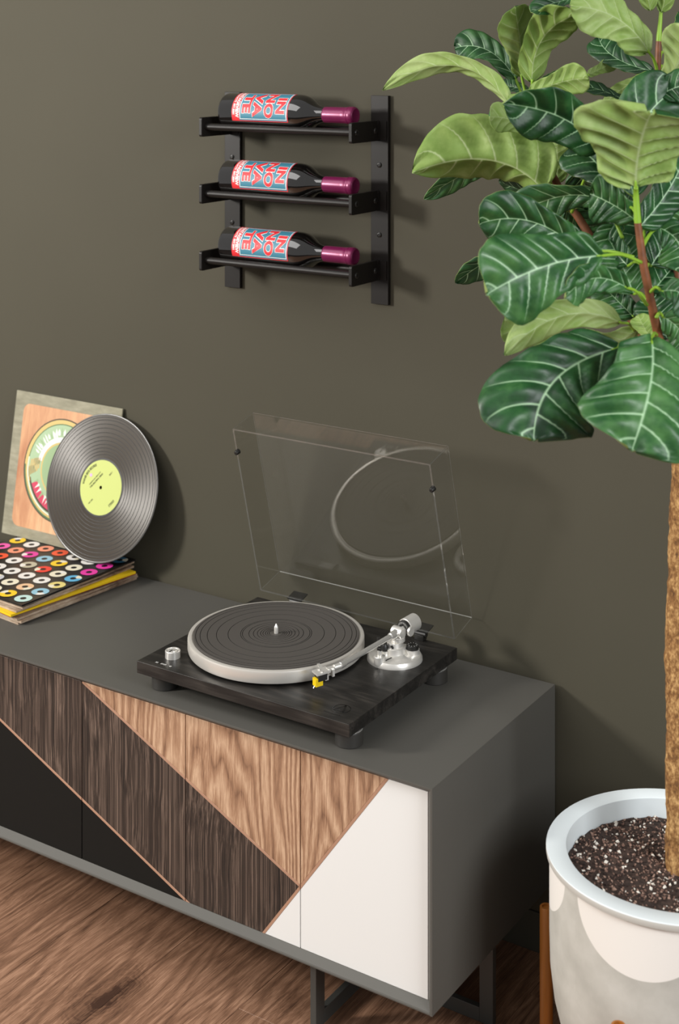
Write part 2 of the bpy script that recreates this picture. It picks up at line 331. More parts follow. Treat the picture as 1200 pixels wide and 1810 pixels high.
 ((0.956, -0.182, 0.938), (0.988, -0.186, 0.914), (1.019, -0.189, 0.891), (0.101, -0.957, 0.272), 0.038, 0.2, 0.2, (0.966, -0.212, 0.931), 0.0),
]
STEMS = {
 'A': [(1.0145, -0.2517, 0.5008, 0.0072), (1.018, -0.2971, 0.5908, 0.0071), (1.0205, -0.3553, 0.6643, 0.0066), (1.0176, -0.3811, 0.7218, 0.0061), (1.0124, -0.3964, 0.7767, 0.0057), (1.0079, -0.4053, 0.8305, 0.0049), (1.0073, -0.4117, 0.8727, 0.0042), (1.0111, -0.4211, 0.8842, 0.003)],
 'B': [(1.0109, -0.242, 0.5062, 0.0073), (0.988, -0.2212, 0.5719, 0.007), (0.9341, -0.2206, 0.6496, 0.0067), (0.8636, -0.2189, 0.7755, 0.0064), (0.8177, -0.225, 0.8437, 0.006), (0.7883, -0.2323, 0.8985, 0.0056), (0.7747, -0.2412, 0.9294, 0.0043), (0.7725, -0.2426, 0.9448, 0.0026)],
 'C': [(1.0074, -0.2324, 0.4954, 0.0073), (0.999, -0.214, 0.6457, 0.0066), (0.9808, -0.202, 0.8072, 0.0058), (0.9683, -0.2101, 0.9231, 0.005), (0.9621, -0.2142, 1.0018, 0.0046), (0.9628, -0.2138, 1.0722, 0.0041), (0.9656, -0.2119, 1.1202, 0.0025), (0.972, -0.2197, 1.1628, 0.0021)],
 'D': [(1.018, -0.2613, 0.5757, 0.0056), (1.0198, -0.284, 0.6598, 0.0048), (1.0203, -0.3076, 0.6757, 0.0039)],
 'trunk': [(1.0083, -0.2462, -0.1235, 0.021), (1.0062, -0.2475, -0.0751, 0.0194), (1.0076, -0.2466, -0.0266, 0.0186), (1.0056, -0.2479, 0.0623, 0.0178), (1.0056, -0.2479, 0.1512, 0.0186), (1.0049, -0.2484, 0.2158, 0.0178), (1.0076, -0.2466, 0.2966, 0.0178), (1.0103, -0.2448, 0.3774, 0.0186), (1.0117, -0.2439, 0.4421, 0.0178), (1.0117, -0.2439, 0.5067, 0.017), (1.0117, -0.2439, 0.539, 0.0145)],
}
SCALLOP0 = -1.4885
STAND_ANGLES = [math.radians(a) for a in (190, 270, 10, 90)]
m_wall = M('wall_paint', lin((74.5, 71, 59))[:3], rough=0.75, spec=0.25, noise_amt=0.03, noise_scale=3.0)
m_base = M('baseboard_paint', lin((74, 73, 63))[:3], rough=0.6, spec=0.3)
m_carcass = M('charcoal_lacquer', lin((86, 84, 79))[:3], rough=0.55, spec=0.4)
m_black_panel = M('black_lacquer', lin((27, 26, 24))[:3], rough=0.6, spec=0.12)
m_white_panel = M('white_lacquer', lin((231, 231, 229))[:3], rough=0.45, spec=0.4)
m_copper = M('copper_edge', lin((174, 134, 110))[:3], rough=0.4, metal=0.0, spec=0.5)
m_gap = M('door_core', lin((26, 24, 22))[:3], rough=0.8)
m_legs = M('leg_paint', lin((70, 70, 67))[:3], rough=0.45)
m_floor = wood('floor_oak', 1, ((68, 46, 35), (132, 97, 75), (190, 148, 120)), fine=(1000, 30), rings=0.12, ring_scale=(10, 1.2), ring_n=16, rough=0.5, streak=(130, 3.0), bump=0.3, knot=(0.135, -0.49, 0.0, 0.055), contrast=1.1, fineamt=0.55)
m_subfloor = M('subfloor', lin((40, 27, 21))[:3], rough=0.7)
m_oak = wood('light_oak', 2, ((116, 84, 64), (166, 128, 100), (210, 176, 146)), fine=(820, 50), rings=0.22, ring_scale=(9.5, 1.4), ring_n=24, rough=0.5, streak=(300, 10), bump=0.2, contrast=1.35, fineamt=0.45)
m_dark = wood('dark_walnut', 2, ((25, 19, 16), (58, 46, 39), (120, 101, 89)), fine=(760, 2.2), rings=0.0, rough=0.55, streak=(240, 0.8), bump=0.2, contrast=1.9, fineamt=0.5)
m_ash = wood('black_ash', 0, ((20, 19, 18), (33, 31, 29), (60, 56, 52)), fine=(300, 14), rings=0.2, ring_scale=(14, 3.2), ring_n=8, rough=0.42, streak=(120, 8), bump=0.12, contrast=1.0, spec=0.38)
m_rack = M('black_satin_metal', lin((30, 27, 25))[:3], rough=0.42, spec=0.24)
m_rackbolt = M('black_bolt', lin((34, 32, 30))[:3], rough=0.3, spec=0.6)
m_bottle = M('dark_bottle_glass', lin((17, 15, 14))[:3], rough=0.05, spec=1.0, coat=0.6)
m_capsule = M('burgundy_foil', lin((122, 28, 78))[:3], rough=0.32, metal=0.25, spec=0.6)
m_teal = M('teal_paper', lin((62, 128, 150))[:3], rough=0.5)
m_red = M('red_print', lin((222, 44, 52))[:3], rough=0.5)
m_wprint = M('white_print', lin((238, 238, 236))[:3], rough=0.5)
m_silver = M('satin_aluminium', lin((232, 229, 223))[:3], rough=0.3, metal=0.6)
m_silver2 = M('brushed_aluminium_rim', lin((226, 221, 213))[:3], rough=0.34, metal=0.5)
m_chrome = M('polished_metal', lin((236, 234, 230))[:3], rough=0.18, metal=0.75)
m_bplastic = M('black_plastic', lin((30, 29, 27))[:3], rough=0.4)
m_mat = M('rubber_mat', lin((78, 74, 70))[:3], rough=0.6, spec=0.35)
m_groove = M('mat_groove', lin((34, 32, 30))[:3], rough=0.7)
m_foot = M('foot_rubber', lin((52, 50, 47))[:3], rough=0.5)
m_yellow = M('yellow_stylus', lin((240, 205, 20))[:3], rough=0.4)
m_logo = M('gloss_black_print', lin((14, 13, 12))[:3], rough=0.25)
m_ticks = M('white_marks', lin((225, 224, 220))[:3], rough=0.5)
def acrylic(name, tint, f0, extra=0.0):
    k = NT(name); nt = k.nt; nt.nodes.remove(k.p)
    tr = k.n('BsdfTransparent'); tr.inputs[0].default_value = tint
    gl = k.n('BsdfGlossy'); gl.inputs['Roughness'].default_value = 0.0; gl.inputs[0].default_value = (1, 1, 1, 1)
    lw = k.n('LayerWeight'); lw.inputs[0].default_value = 0.5
    p5 = k.math('POWER', lw.outputs['Facing'], 4.0)
    fac = k.math('ADD', k.math('MULTIPLY', p5, 0.6), f0)
    ms = k.n('MixShader'); k.put(ms.inputs[0], fac); k.put(ms.inputs[1], tr.outputs[0]); k.put(ms.inputs[2], gl.outputs[0]); res = ms.outputs[0]
    if extra:
        df = k.n('BsdfDiffuse'); df.inputs[0].default_value = (0.8, 0.8, 0.76, 1)
        m2 = k.n('MixShader'); m2.inputs[0].default_value = extra; k.put(m2.inputs[1], res); k.put(m2.inputs[2], df.outputs[0]); res = m2.outputs[0]
    out = [n for n in nt.nodes if n.type == 'OUTPUT_MATERIAL'][0]
    k.put(out.inputs['Surface'], res); return k.m
m_lid = acrylic('clear_acrylic', (0.965, 0.965, 0.96, 1), 0.045)
m_lidedge_lit = acrylic('acrylic_edge_lit', (0.66, 0.66, 0.64, 1), 0.10, 0.38)  # lit copy of the edge material: caught light whitened into the colour
m_lidedge = acrylic('acrylic_edge', (0.66, 0.66, 0.64, 1), 0.10, 0.07)

# ================================================================ the setting
bm = NB(); box(bm, -3.2, 3.0, -4.2, 0.12, -ZO - 0.12, -ZO - 0.006); floor = struct('floor', bm, m_subfloor, loc=(0, 0, -ZO))
pw = 0.186; pl = 1.28; n_pl = 0
rp = random.Random(3)
for ix in range(-6, 12):
    x0 = 0.0 + ix * pw - 0.04
    ends = {4: -0.11, 3: -0.72}.get(ix, -rp.uniform(0.15, 1.1))
    y1 = 0.0; cuts = [0.0]; y = ends
    while y > -2.7: cuts.append(y); y -= pl
    cuts.append(-2.7)
    for a, b in zip(cuts, cuts[1:]):
        bm = NB(); box(bm, x0 + 0.0003, x0 + pw - 0.0003, b + 0.0004, a - 0.0004, -ZO - 0.006, -ZO, bevel=0.0004, seg=1)
        o = obj('plank', bm, m_floor, parent=floor); n_pl += 1
bm = NB(); box(bm, -3.2, 3.0, 0.0, 0.12, -ZO - 0.006, 2.2); struct('wall_back', bm, m_wall, loc=(0, 0, -ZO))
bm = NB(); box(bm, -3.0, 2.9, -0.005, 0.0, -ZO, -0.3956, bevel=0.0012); struct('baseboard_back', bm, m_base, loc=(0, 0, -ZO))

# ================================================================ sideboard
sb = root('sideboard', 'long low charcoal sideboard with doors of angled oak, dark wood, black and white panels', 'sideboard', (0, -0.21, -ZO))
XR, XL = 0.7016, -0.6832; YF = -0.4235; YB = -0.008; ZB = -0.3287; YD = -0.411
EDGE, BOARD = 0.0036, 0.0130      # thin front edge, mitred inwards to the full board thickness at the doors
def rail_x(name, z0, s):
    # board along x: s = 1 bottom board (chamfer on its upper side), -1 top board
    e = 0.0002; prof_ = [(YF + e, z0), (YB, z0), (YB, z0 + s * BOARD), (YD, z0 + s * (BOARD - 0.0001)), (YF + e, z0 + s * EDGE)]
    bm = NB(); A = [bm.verts.new((XL + e, y, z)) for y, z in prof_]; B = [bm.verts.new((XR - e, y, z)) for y, z in prof_]
    bm.faces.new(A); bm.faces.new(B[::-1])
    for q in range(5): r_ = (q + 1) % 5; bm.faces.new((A[q], B[q], B[r_], A[r_]))
    bmesh.ops.recalc_face_normals(bm, faces=bm.faces)
    bmesh.ops.bevel(bm, geom=[x for x in bm.edges if abs(x.verts[0].co.y - YF) < 0.001 and abs(x.verts[1].co.y - YF) < 0.001], offset=0.0007, segments=2, affect='EDGES')
    return obj(name, bm, m_carcass, sb)
rail_x('top_panel', 0.0, -1); rail_x('bottom_panel', ZB, 1)
for s, a in ((1, XR), (-1, XL)):
    poly = [(a, YF), (a, YB), (a - s * BOARD, YB), (a - s * BOARD, YD), (a - s * EDGE, YF)]
    bm = NB(); lo = [bm.verts.new((x, y, ZB + 0.0002)) for x, y in poly]; hi = [bm.verts.new((x, y, -0.0002)) for x, y in poly]
    bm.faces.new(lo); bm.faces.new(hi[::-1])
    for i in range(5): j = (i + 1) % 5; bm.faces.new((lo[i], lo[j], hi[j], hi[i]))
    bmesh.ops.recalc_face_normals(bm, faces=bm.faces)
    obj('side_panel', bm, m_carcass, sb)
bm = NB(); box(bm, XL + 0.014, XR - 0.014, YB - 0.006, YB - 0.001, ZB + 0.0135, -0.0135); obj('back_panel', bm, m_carcass, sb)
# doors: six leaves, cut by three slanted lines
DW = 0.2263; ZT = -0.0132; ZL = ZB + 0.0130
def clip(poly, a, b, c):
    """keep a*x + b*z + c >= 0"""
    out = []
    for (p, q) in zip(poly, poly[1:] + poly[:1]):
        dp = a * p[0] + b * p[1] + c; dq = a * q[0] + b * q[1] + c
        if dp >= 0: out.append(p)
        if (dp >= 0) != (dq >= 0): t = dp / (dp - dq); out.append((p[0] + t * (q[0] - p[0]), p[1] + t * (q[1] - p[1])))
    return out
def line(p, q):
    """unit line with positive side above (larger z)"""
    dx, dz = q[0] - p[0], q[1] - p[1]
    if dx < 0: dx, dz = -dx, -dz
    n = math.hypot(dx, dz); a, b = -dz / n, dx / n
    return a, b, -(a * p[0] + b * p[1])
L1 = line((0.0112, -0.0161), (0.4596, -0.2222)); L2 = line((-0.1865, -0.1294), (0.2324, -0.3149)); L3 = line((0.3967, -0.3131), (0.6179, -0.0168))
def shift(l, d): return (l[0], l[1], l[2] - d)      # move the line towards its positive side by d
def neg(l): return (-l[0], -l[1], -l[2])
def area_of(p): return abs(sum(a[0] * b[1] - b[0] * a[1] for a, b in zip(p, p[1:] + p[:1]))) / 2
ST = 0.0042
for i in range(6):
    x1 = 0.6883 - i * DW; x0 = x1 - DW; g = 0.0008
    rect = [(x0 + g, ZL), (x1 - g, ZL), (x1 - g, ZT), (x0 + g, ZT)]
    bm = NB(); box(bm, x0 + g, x1 - g, YD + 0.012, YD + 0.018, ZL, ZT)
    d = obj('door', bm, m_gap, sb)
    regs = [('oak_panel', m_oak, [shift(L1, ST), shift(L3, ST)], 'light oak panel'),
            ('dark_wood_panel', m_dark, [neg(L1), shift(L2, ST), shift(L3, ST)], 'dark brown straight-grained panel'),
            ('black_panel', m_black_panel, [neg(L2), shift(L3, ST)], 'black panel'),
            ('white_panel', m_white_panel, [neg(L3)], 'white panel'),
            ('edge_strip', m_copper, [L1, neg(shift(L1, ST)), shift(L3, ST)], 'copper-brown edge strip'),
            ('edge_strip', m_copper, [L2, neg(shift(L2, ST)), shift(L3, ST)], 'copper-brown edge strip'),
            ('edge_strip', m_copper, [L3, neg(shift(L3, ST))], 'copper-brown edge strip')]
    for nm, mt, ls, lab in regs:
        p = rect
        for l in ls: p = clip(p, *l) if p else p
        if not p or len(p) < 3 or area_of(p) < 4e-6: continue
        bm = NB(); strip = nm == 'edge_strip'
        prism(bm, p, YD - (0.0004 if strip else 0.0), YD + 0.012, bevel=0.0003 if strip else 0.0005)
        obj(nm, bm, mt, d, label=lab)
# leg frames: flat bars, one standing at the front, one at the back right, joined by floor rails
for s in (1, -1):
    def lx(a, b): return (min(a * s, b * s), max(a * s, b * s))
    bm = NB(); a, b = lx(0.4555, 0.4665); box(bm, a, b, -0.3745, -0.350, -ZO, ZB, bevel=0.0008); obj('leg', bm, m_legs, sb)
    bm = NB(); a, b = lx(0.668, 0.692); box(bm, a, b, -0.215, -0.204, -ZO, ZB, bevel=0.0008); obj('leg', bm, m_legs, sb)
    bm = NB(); a, b = lx(0.4555, 0.4665); box(bm, a, b, -0.350, -0.204, -ZO, -ZO + 0.0225, bevel=0.0008); obj('leg_rail', bm, m_legs, sb)
    bm = NB(); a, b = lx(0.4665, 0.668); box(bm, a, b, -0.215, -0.204, -ZO, -ZO + 0.0225, bevel=0.0008); obj('leg_rail', bm, m_legs, sb)

# ================================================================ wine rack
rk = root('wine_rack', 'black metal wall wine rack of three tiers with two upright rails', 'wine rack', (0.19, 0.0, 0.79))
RX = ((0.0051, 0.0420), (0.3382, 0.3748))
for (a, b) in RX:
    bm = NB(); box(bm, a, b, -0.008, 0.0, 0.6030, 0.9795, bevel=0.0006); rail = obj('rail', bm, m_rack, rk)
    for z in (0.8545, 0.7285):
        bm = NB(); xc = (a + b) / 2 - 0.0005
        lathe(bm, [(0.0048, 0), (0.0048, 0.0012), (0.0030, 0.0026), (0.0024, 0.0026), (0.0022, 0.0015), (0, 0.0015)], (xc, -0.008, z), (0, -1, 0), 14)
        for q in range(2):
            s_ = 0.0021; t_ = 0.0006
            if q: box(bm, xc - s_, xc + s_, -0.0101, -0.0092, z - t_, z + t_)
            else: box(bm, xc - t_, xc + t_, -0.0101, -0.0092, z - s_, z + s_)
        obj('screw', bm, m_rackbolt, rail, smooth=40)
TZ = [0.9165 - 0.1257 * t for t in range(3)]
def round_plate(bm, x0, x1, y0, y1, z0, z1, r):
    """plate in the y-z plane with its two front corners rounded"""
    pts = [(y1, z0), (y1, z1)]
    for k in range(5): t = PI / 2 + k * PI / 8; pts.append((y0 + r + r * math.cos(t), z1 - r + r * math.sin(t)))
    for k in range(5): t = PI + k * PI / 8; pts.append((y0 + r + r * math.cos(t), z0 + r + r * math.sin(t)))
    A = [bm.verts.new((x0, y, z)) for y, z in pts]; B = [bm.verts.new((x1, y, z)) for y, z in pts]
    fs = [bm.faces.new(A), bm.faces.new(B[::-1])]
    for i in range(len(pts)): j = (i + 1) % len(pts); fs.append(bm.faces.new((A[j], A[i], B[i], B[j])))
    bmesh.ops.recalc_face_normals(bm, faces=bm.faces)
    bmesh.ops.bevel(bm, geom=list(fs[0].edges) + list(fs[1].edges), offset=0.0006, segments=1, affect='EDGES')
for z in TZ:
    for k, (px, ix) in enumerate(((0.0150, 0.0215), (0.3493, 0.3560))):
        bm = NB(); round_plate(bm, px, ix, -0.0998, -0.008, z - 0.0185, z + 0.0180, 0.004); pt = obj('side_plate', bm, m_rack, rk)
        # bent tab that carries the plate on the rail
        bm = NB()
        if k == 0: box(bm, 0.0215, 0.0238, -0.040, -0.008, z - 0.0172, z + 0.0168); box(bm, 0.0215, 0.0385, -0.0103, -0.008, z - 0.0172, z + 0.0168)
        else: box(bm, 0.3560, 0.3584, -0.0150, -0.008, z - 0.0172, z + 0.0168); box(bm, 0.3560, 0.3722, -0.0103, -0.008, z - 0.0172, z + 0.0168)
        obj('mounting_tab', bm, m_rack, pt)
        if k == 1:
            for y in (-0.0846, -0.0215):
                bm = NB(); lathe(bm, [(0.0058, 0), (0.0058, 0.0008), (0.0046, 0.0022), (0.0026, 0.0022), (0.0026, 0.0008), (0, 0.0008)], (ix, y, z), (1, 0, 0), 16); obj('bolt', bm, m_rackbolt, pt, smooth=40)
    for y in (-0.0850, -0.0225):
        bm = NB(); cyl(bm, (0.0215, y, z), (0.3493, y, z), 0.0065, seg=20, bev=0.0006); obj('rod', bm, m_rack, rk, smooth=40)

# ================================================================ wine bottles
BR = 0.0355; BY = -0.05375; BZ = 0.0280
def bottle():
    r = root('wine_bottle', '', 'wine bottle', (0.0490, BY, TZ[0] + BZ), group='wine bottles in the wall rack')
    o = Vector((0.0490, BY, TZ[0] + BZ))
    bm = NB(); R = BR
    prof = [(0, 0.006), (0.018, 0.004), (0.030, 0.0), (R - 0.002, 0.0015), (R, 0.006), (R, 0.165), (R - 0.0006, 0.172), (R - 0.0025, 0.180), (R - 0.006, 0.188), (0.0240, 0.196), (0.0190, 0.203), (0.0158, 0.211), (0.0142, 0.219), (0.0136, 0.230), (0.0134, 0.280), (0, 0.280)]
    lathe(bm, prof, o, (1, 0, 0), 56); g = obj('glass_body', bm, m_bottle, r, smooth=35)
    bm = NB(); q = 0.2205
    prof = [(0.0137, q), (0.0143, q + 0.0004), (0.0146, q + 0.003), (0.0149, q + 0.040), (0.0150, q + 0.0485), (0.0157, q + 0.0500), (0.0161, q + 0.0520), (0.0158, q + 0.0535), (0.0155, q + 0.0548), (0.0159, q + 0.0560), (0.0161, q + 0.0580), (0.0158, q + 0.0625), (0.0145, q + 0.0650), (0.0122, q + 0.0658), (0.0112, q + 0.0652), (0, q + 0.0655)]
    lathe(bm, prof, o, (1, 0, 0), 40); obj('capsule', bm, m_capsule, r, smooth=50, label='burgundy foil capsule')
    # paper label: cells of a curved sheet
    xs = [0.0838, 0.1010, 0.1020, 0.1034, 0.2064, 0.2077, 0.2090, 0.2106]; xm = [1, 1, 0, 2, 0, 2, 0, 1]   # material right of each cut
    A0, A1 = -24.0, 86.0
    an = [A0, A0 + 2.4, A0 + 6.4, A0 + 8.2] + [A0 + 8.2 + (A1 - A0 - 16.4) * k / 26 for k in range(1, 26)] + [A1 - 8.2, A1 - 6.4, A1 - 2.4, A1]
    def pt(x, a, rr): t = math.radians(a); return (x, o.y - rr * math.cos(t), o.z + rr * math.sin(t))
    bm = NB(); grid = [[bm.verts.new(pt(x, a, R + 0.0003)) for a in an] for x in xs]
    for i in range(len(xs) - 1):
        for j in range(len(an) - 1):
            f = bm.faces.new((grid[i][j], grid[i + 1][j], grid[i + 1][j + 1], grid[i][j + 1]))
            am = (an[j] + an[j + 1]) / 2; mi = [1, 0, 0, 2, 0, 2, 0, 1][i + 1] if i else 1
            if i == 0: mi = 1
            else:
                mi = {1: 0, 2: 2, 3: 0, 4: 2, 5: 0, 6: 1}[i]
                if am < A0 + 2.4 or am > A1 - 2.4: mi = 1
                elif am < A0 + 6.4 or am > A1 - 6.4: mi = 0 if i != 6 else 1
                elif am < A0 + 8.2 or am > A1 - 8.2: mi = 2 if 2 <= i <= 4 else (0 if i != 6 else 1)
            f.material_index = mi
    lb = obj('paper_label', bm, [m_teal, m_red, m_wprint], r, smooth=True, label='teal and red paper label')
    def at(xc, ac, rr):
        return lambda x, y: pt(xc + y, ac - math.degrees(x / R), rr)
    bm = NB()
    for s, xc, fit, size, ac in (('IN', 0.1935, 0.0320, 0.0250, 27), ('NO', 0.1678, 0.0520, 0.0262, 30), ('VA', 0.1418, 0.0510, 0.0262, 31), ('TE', 0.1172, 0.0400, 0.0245, 33)):
        text_bm(bm, s, size, at(xc, ac, R + 0.0006), weight=0.0021, mi=0, fit=fit + 0.0018, cuts=18)
        text_bm(bm, s, size, at(xc, ac, R + 0.0009), weight=0.0012, mi=1, fit=fit, cuts=18)
    text_bm(bm, 'VINTAGEVIEW', 0.0096, at(0.0963, 35, R + 0.0006), weight=0.0004, mi=0, fit=0.060, cuts=18)
    text_bm(bm, 'PRODUCTS  EST.2001', 0.0056, at(0.0886, 38, R + 0.0006), weight=0.0002, mi=0, fit=0.052, cuts=16)
    obj('lettering', bm, [m_wprint, m_red], lb, label='red and white lettering')
    return r
def copy_tree(o, parent=None):
    c = o.copy(); C.objects.link(c); c.parent = parent; OFF[c.name] = OFF[o.name]
    for ch in list(o.children): copy_tree(ch, c)
    return c
b0 = bottle()
for t, lab in enumerate(('dark wine bottle with teal label lying on the top tier of the wall rack', 'dark wine bottle with teal label lying on the middle tier of the wall rack', 'dark wine bottle with teal label lying on the bottom tier of the wall rack')):
    b = b0 if t == 0 else copy_tree(b0)
    b.location.z = TZ[t] + BZ + ZO; b['label'] = lab

# ================================================================ turntable
tt = root('turntable', 'black wood turntable with silver platter rim and open clear dust cover', 'turntable', (0.3388, -0.2378, 0.0))
PX, PY, PZ = 0.1288, -0.4068, 0.048; PX1, PY1 = PX + 0.42, PY + 0.338
bm = NB(); box(bm, PX, PX1, PY, PY1, PZ - 0.0200, PZ, bevel=0.0007); pln = obj('plinth', bm, m_ash, tt)
for fx in (PX + 0.030, PX1 - 0.0236):
    for fy in (PY + 0.0362, PY1 - 0.0362):
        bm = NB(); R_ = 0.0218
        lathe(bm, [(0, 0), (R_ - 0.0012, 0), (R_, 0.0012), (R_, 0.0215), (R_ - 0.0008, 0.0228), (R_ - 0.004, 0.0232), (0.010, 0.0236), (0.010, PZ - 0.0200), (0, PZ - 0.0200)], (fx, fy, 0), seg=96, rad=None)
        for v in bm.verts:
            d_ = Vector((v.co.x - fx, v.co.y - fy, 0))
            if d_.length > 0.02 and 0.002 < v.co.z < 0.0214 and fx > 0.4 and fy > -0.2 and int(round((math.atan2(d_.y, d_.x) / (2 * PI)) * 96)) % 2 == 0: v.co -= d_.normalized() * 0.0006
        ft = obj('foot', bm, m_foot, tt, smooth=30)
        bm = NB(); lathe(bm, [(R_ - 0.0035, 0.0230), (R_ - 0.0006, 0.0229), (R_ - 0.0006, 0.0236), (R_ - 0.0035, 0.0238)], (fx, fy, 0), seg=48); obj('trim_ring', bm, m_chrome, ft, smooth=True)
QX, QY = 0.2945, -0.2408
bm = NB(); lathe(bm, [(0, 0.0520), (0.1470, 0.0520), (0.1488, 0.0530), (0.1496, 0.0560), (0.1496, 0.0700), (0.1490, 0.0722), (0.1476, 0.0730), (0.1425, 0.0730), (0.1420, 0.0715), (0, 0.0715)], (QX, QY, 0), seg=128)
pla = obj('platter', bm, m_silver2, tt, smooth=30, label='satin silver platter')
bm = NB(); lathe(bm, [(0, PZ), (0.136, PZ), (0.136, 0.052), (0, 0.052)], (QX, QY, 0), seg=64); obj('platter_hub', bm, m_bplastic, pla)
gr = [0.0120, 0.0150, 0.0184, 0.0225, 0.0265, 0.0320, 0.0387, 0.0463, 0.0572, 0.0602, 0.0815, 0.1010, 0.1165, 0.1285, 0.1360]
prof = [(0, 0.0748)]; mats = []
for g in gr:
    gw = 0.0005
    prof += [(g - gw, 0.0748), (g - gw * 0.8, 0.0738), (g + gw * 0.8, 0.0738), (g + gw, 0.0748)]; mats += [0, 1, 1, 1]
prof += [(0.1395, 0.0748), (0.1405, 0.0742), (0.1405, 0.0716)]; mats += [0, 0, 0]
bm = NB(); lathe(bm, prof, (QX, QY, 0), seg=128, mats=mats); obj('slip_mat', bm, [m_mat, m_groove], tt, label='grey rubber mat with ring grooves')
bm = NB(); lathe(bm, [(0.0036, 0.0740), (0.0036, 0.0850), (0.0031, 0.0862), (0.0008, 0.0905), (0, 0.0907)], (QX, QY, 0), seg=20); obj('spindle', bm, m_silver, tt, smooth=30)
KX, KY = 0.1695, -0.3632
bm = NB(); lathe(bm, [(0.0126, PZ), (0.0127, 0.0594), (0.0119, 0.0603), (0.0098, 0.0601), (0.0095, 0.0593), (0.0072, 0.0593), (0.0069, 0.0600), (0, 0.0601)], (KX, KY, 0), seg=40); kn = obj('speed_knob', bm, m_silver, tt, smooth=30)
bm = NB(); box(bm, KX - 0.0009, KX + 0.0009, KY - 0.0092, KY - 0.0010, 0.0600, 0.0605); obj('pointer_mark', bm, m_bplastic, kn)
bm = NB()
for s, x, f in (('33', 0.1608, 0.0050), ('STOP', 0.1750, 0.0110), ('45', 0.1893, 0.0050)):
    text_bm(bm, s, 0.0052, lambda a, b, x=x: (x + a, -0.3936 + b, PZ + 0.0002), weight=0.00018, fit=f)
obj('speed_marks', bm, m_ticks, pln, label='white speed lettering')
bm = NB(); LX, LY = 0.5100, -0.3690
lathe(bm, [(0.0133, 0), (0.0133, 0.0003), (0.0150, 0.0003), (0.0150, 0)], (LX, LY, PZ), seg=48)
def stroke(p, q, w_):
    p, q = Vector((p[0], p[1], 0)), Vector((q[0], q[1], 0)); n_ = Vector((-(q - p).y, (q - p).x, 0)).normalized() * w_
    bm.faces.new([bm.verts.new((LX + v.x, LY + v.y, PZ + 0.0003)) for v in (p - n_, q - n_, q + n_, p + n_)])
stroke((-0.0112, -0.0085), (0.0010, 0.0125), 0.0011); stroke((0.0000, 0.0128), (0.0092, -0.0100), 0.0014); stroke((-0.0045, -0.0072), (0.0082, -0.0072), 0.0009)
text_bm(bm, 'audio-technica', 0.0050, lambda a, b: (LX - 0.004 + a, -0.3890 + b, PZ + 0.0003), weight=0.0001, fit=0.030)
obj('maker_mark', bm, m_logo, pln, label='gloss black round emblem and maker lettering')
# tonearm base
BX, BY_ = 0.4834, -0.1654
tb = None
bm = NB(); lathe(bm, [(0.0464, PZ), (0.0461, 0.0525), (0.0436, 0.0566), (0.0424, 0.0572), (0.0215, 0.0592), (0.0196, 0.0602), (0.0190, 0.0625), (0.0188, 0.0690), (0.0172, 0.0702), (0.0140, 0.0704), (0.0134, 0.0730), (0.0126, 0.0770), (0, 0.0770)], (BX, BY_, 0), seg=64)
tb = obj('tonearm_base', bm, m_silver, tt, smooth=30)
bm = NB(); lathe(bm, [(0.0118, 0.0565), (0.0118, 0.0655), (0, 0.0655)], (0.5092, -0.1510, 0), seg=28); obj('dial_boss', bm, m_silver, tb, smooth=30)
bm = NB(); lathe(bm, [(0.0104, 0.0655), (0.0104, 0.0715), (0.0096, 0.0724), (0, 0.0724)], (0.5092, -0.1510, 0), seg=28)
for k in range(10):
    t = 2 * PI * k / 10; c_, s_ = math.cos(t), math.sin(t)
    f = bm.faces.new([bm.verts.new((0.5092 + c_ * r_ - s_ * w_, -0.1510 + s_ * r_ + c_ * w_, 0.0726)) for r_, w_ in ((0.0060, -0.0004), (0.0088, -0.0004), (0.0088, 0.0004), (0.0060, 0.0004))]); f.material_index = 1
obj('antiskate_dial', bm, [m_bplastic, m_ticks], tb, smooth=30, label='black numbered dial')
bm = NB(); lathe(bm, [(0.0075, 0.0570), (0.0075, 0.0660), (0, 0.0660)], (0.4740, -0.1830, 0), seg=24); cl = obj('cue_mount', bm, m_silver, tb, smooth=30)
bm = NB(); lathe(bm, [(0.0052, 0.0660), (0.0070, 0.0680), (0.0068, 0.0745), (0.0045, 0.0775), (0, 0.0785)], (0.4740, -0.1830, 0), seg=20); obj('cue_knob', bm, m_bplastic, cl, smooth=40)
bm = NB(); v0 = Vector((0.4870, -0.2010, 0.0582)); v1 = Vector((0.4905, -0.1875, 0.0596)); n_ = Vector((0.0013, -0.0003, 0))
a_ = [v0 - n_, v0 + n_, v1 + n_, v1 - n_]; lo = [bm.verts.new(v - Vector((0, 0, 0.002))) for v in a_]; hi = [bm.verts.new(v) for v in a_]
bm.faces.new(hi); bm.faces.new(lo[::-1])
for i in range(4): j = (i + 1) % 4; bm.faces.new((lo[i], lo[j], hi[j], hi[i]))
obj('height_slot', bm, m_bplastic, tb)
bm = NB(); cyl(bm, (0.4876, -0.1790, 0.0650), (0.4876, -0.1790, 0.0730), 0.0016, seg=10); cyl(bm, (0.4876, -0.1790, 0.0725), (0.4850, -0.1800, 0.0745), 0.0018, seg=10); obj('lock_tab', bm, m_bplastic, tb)
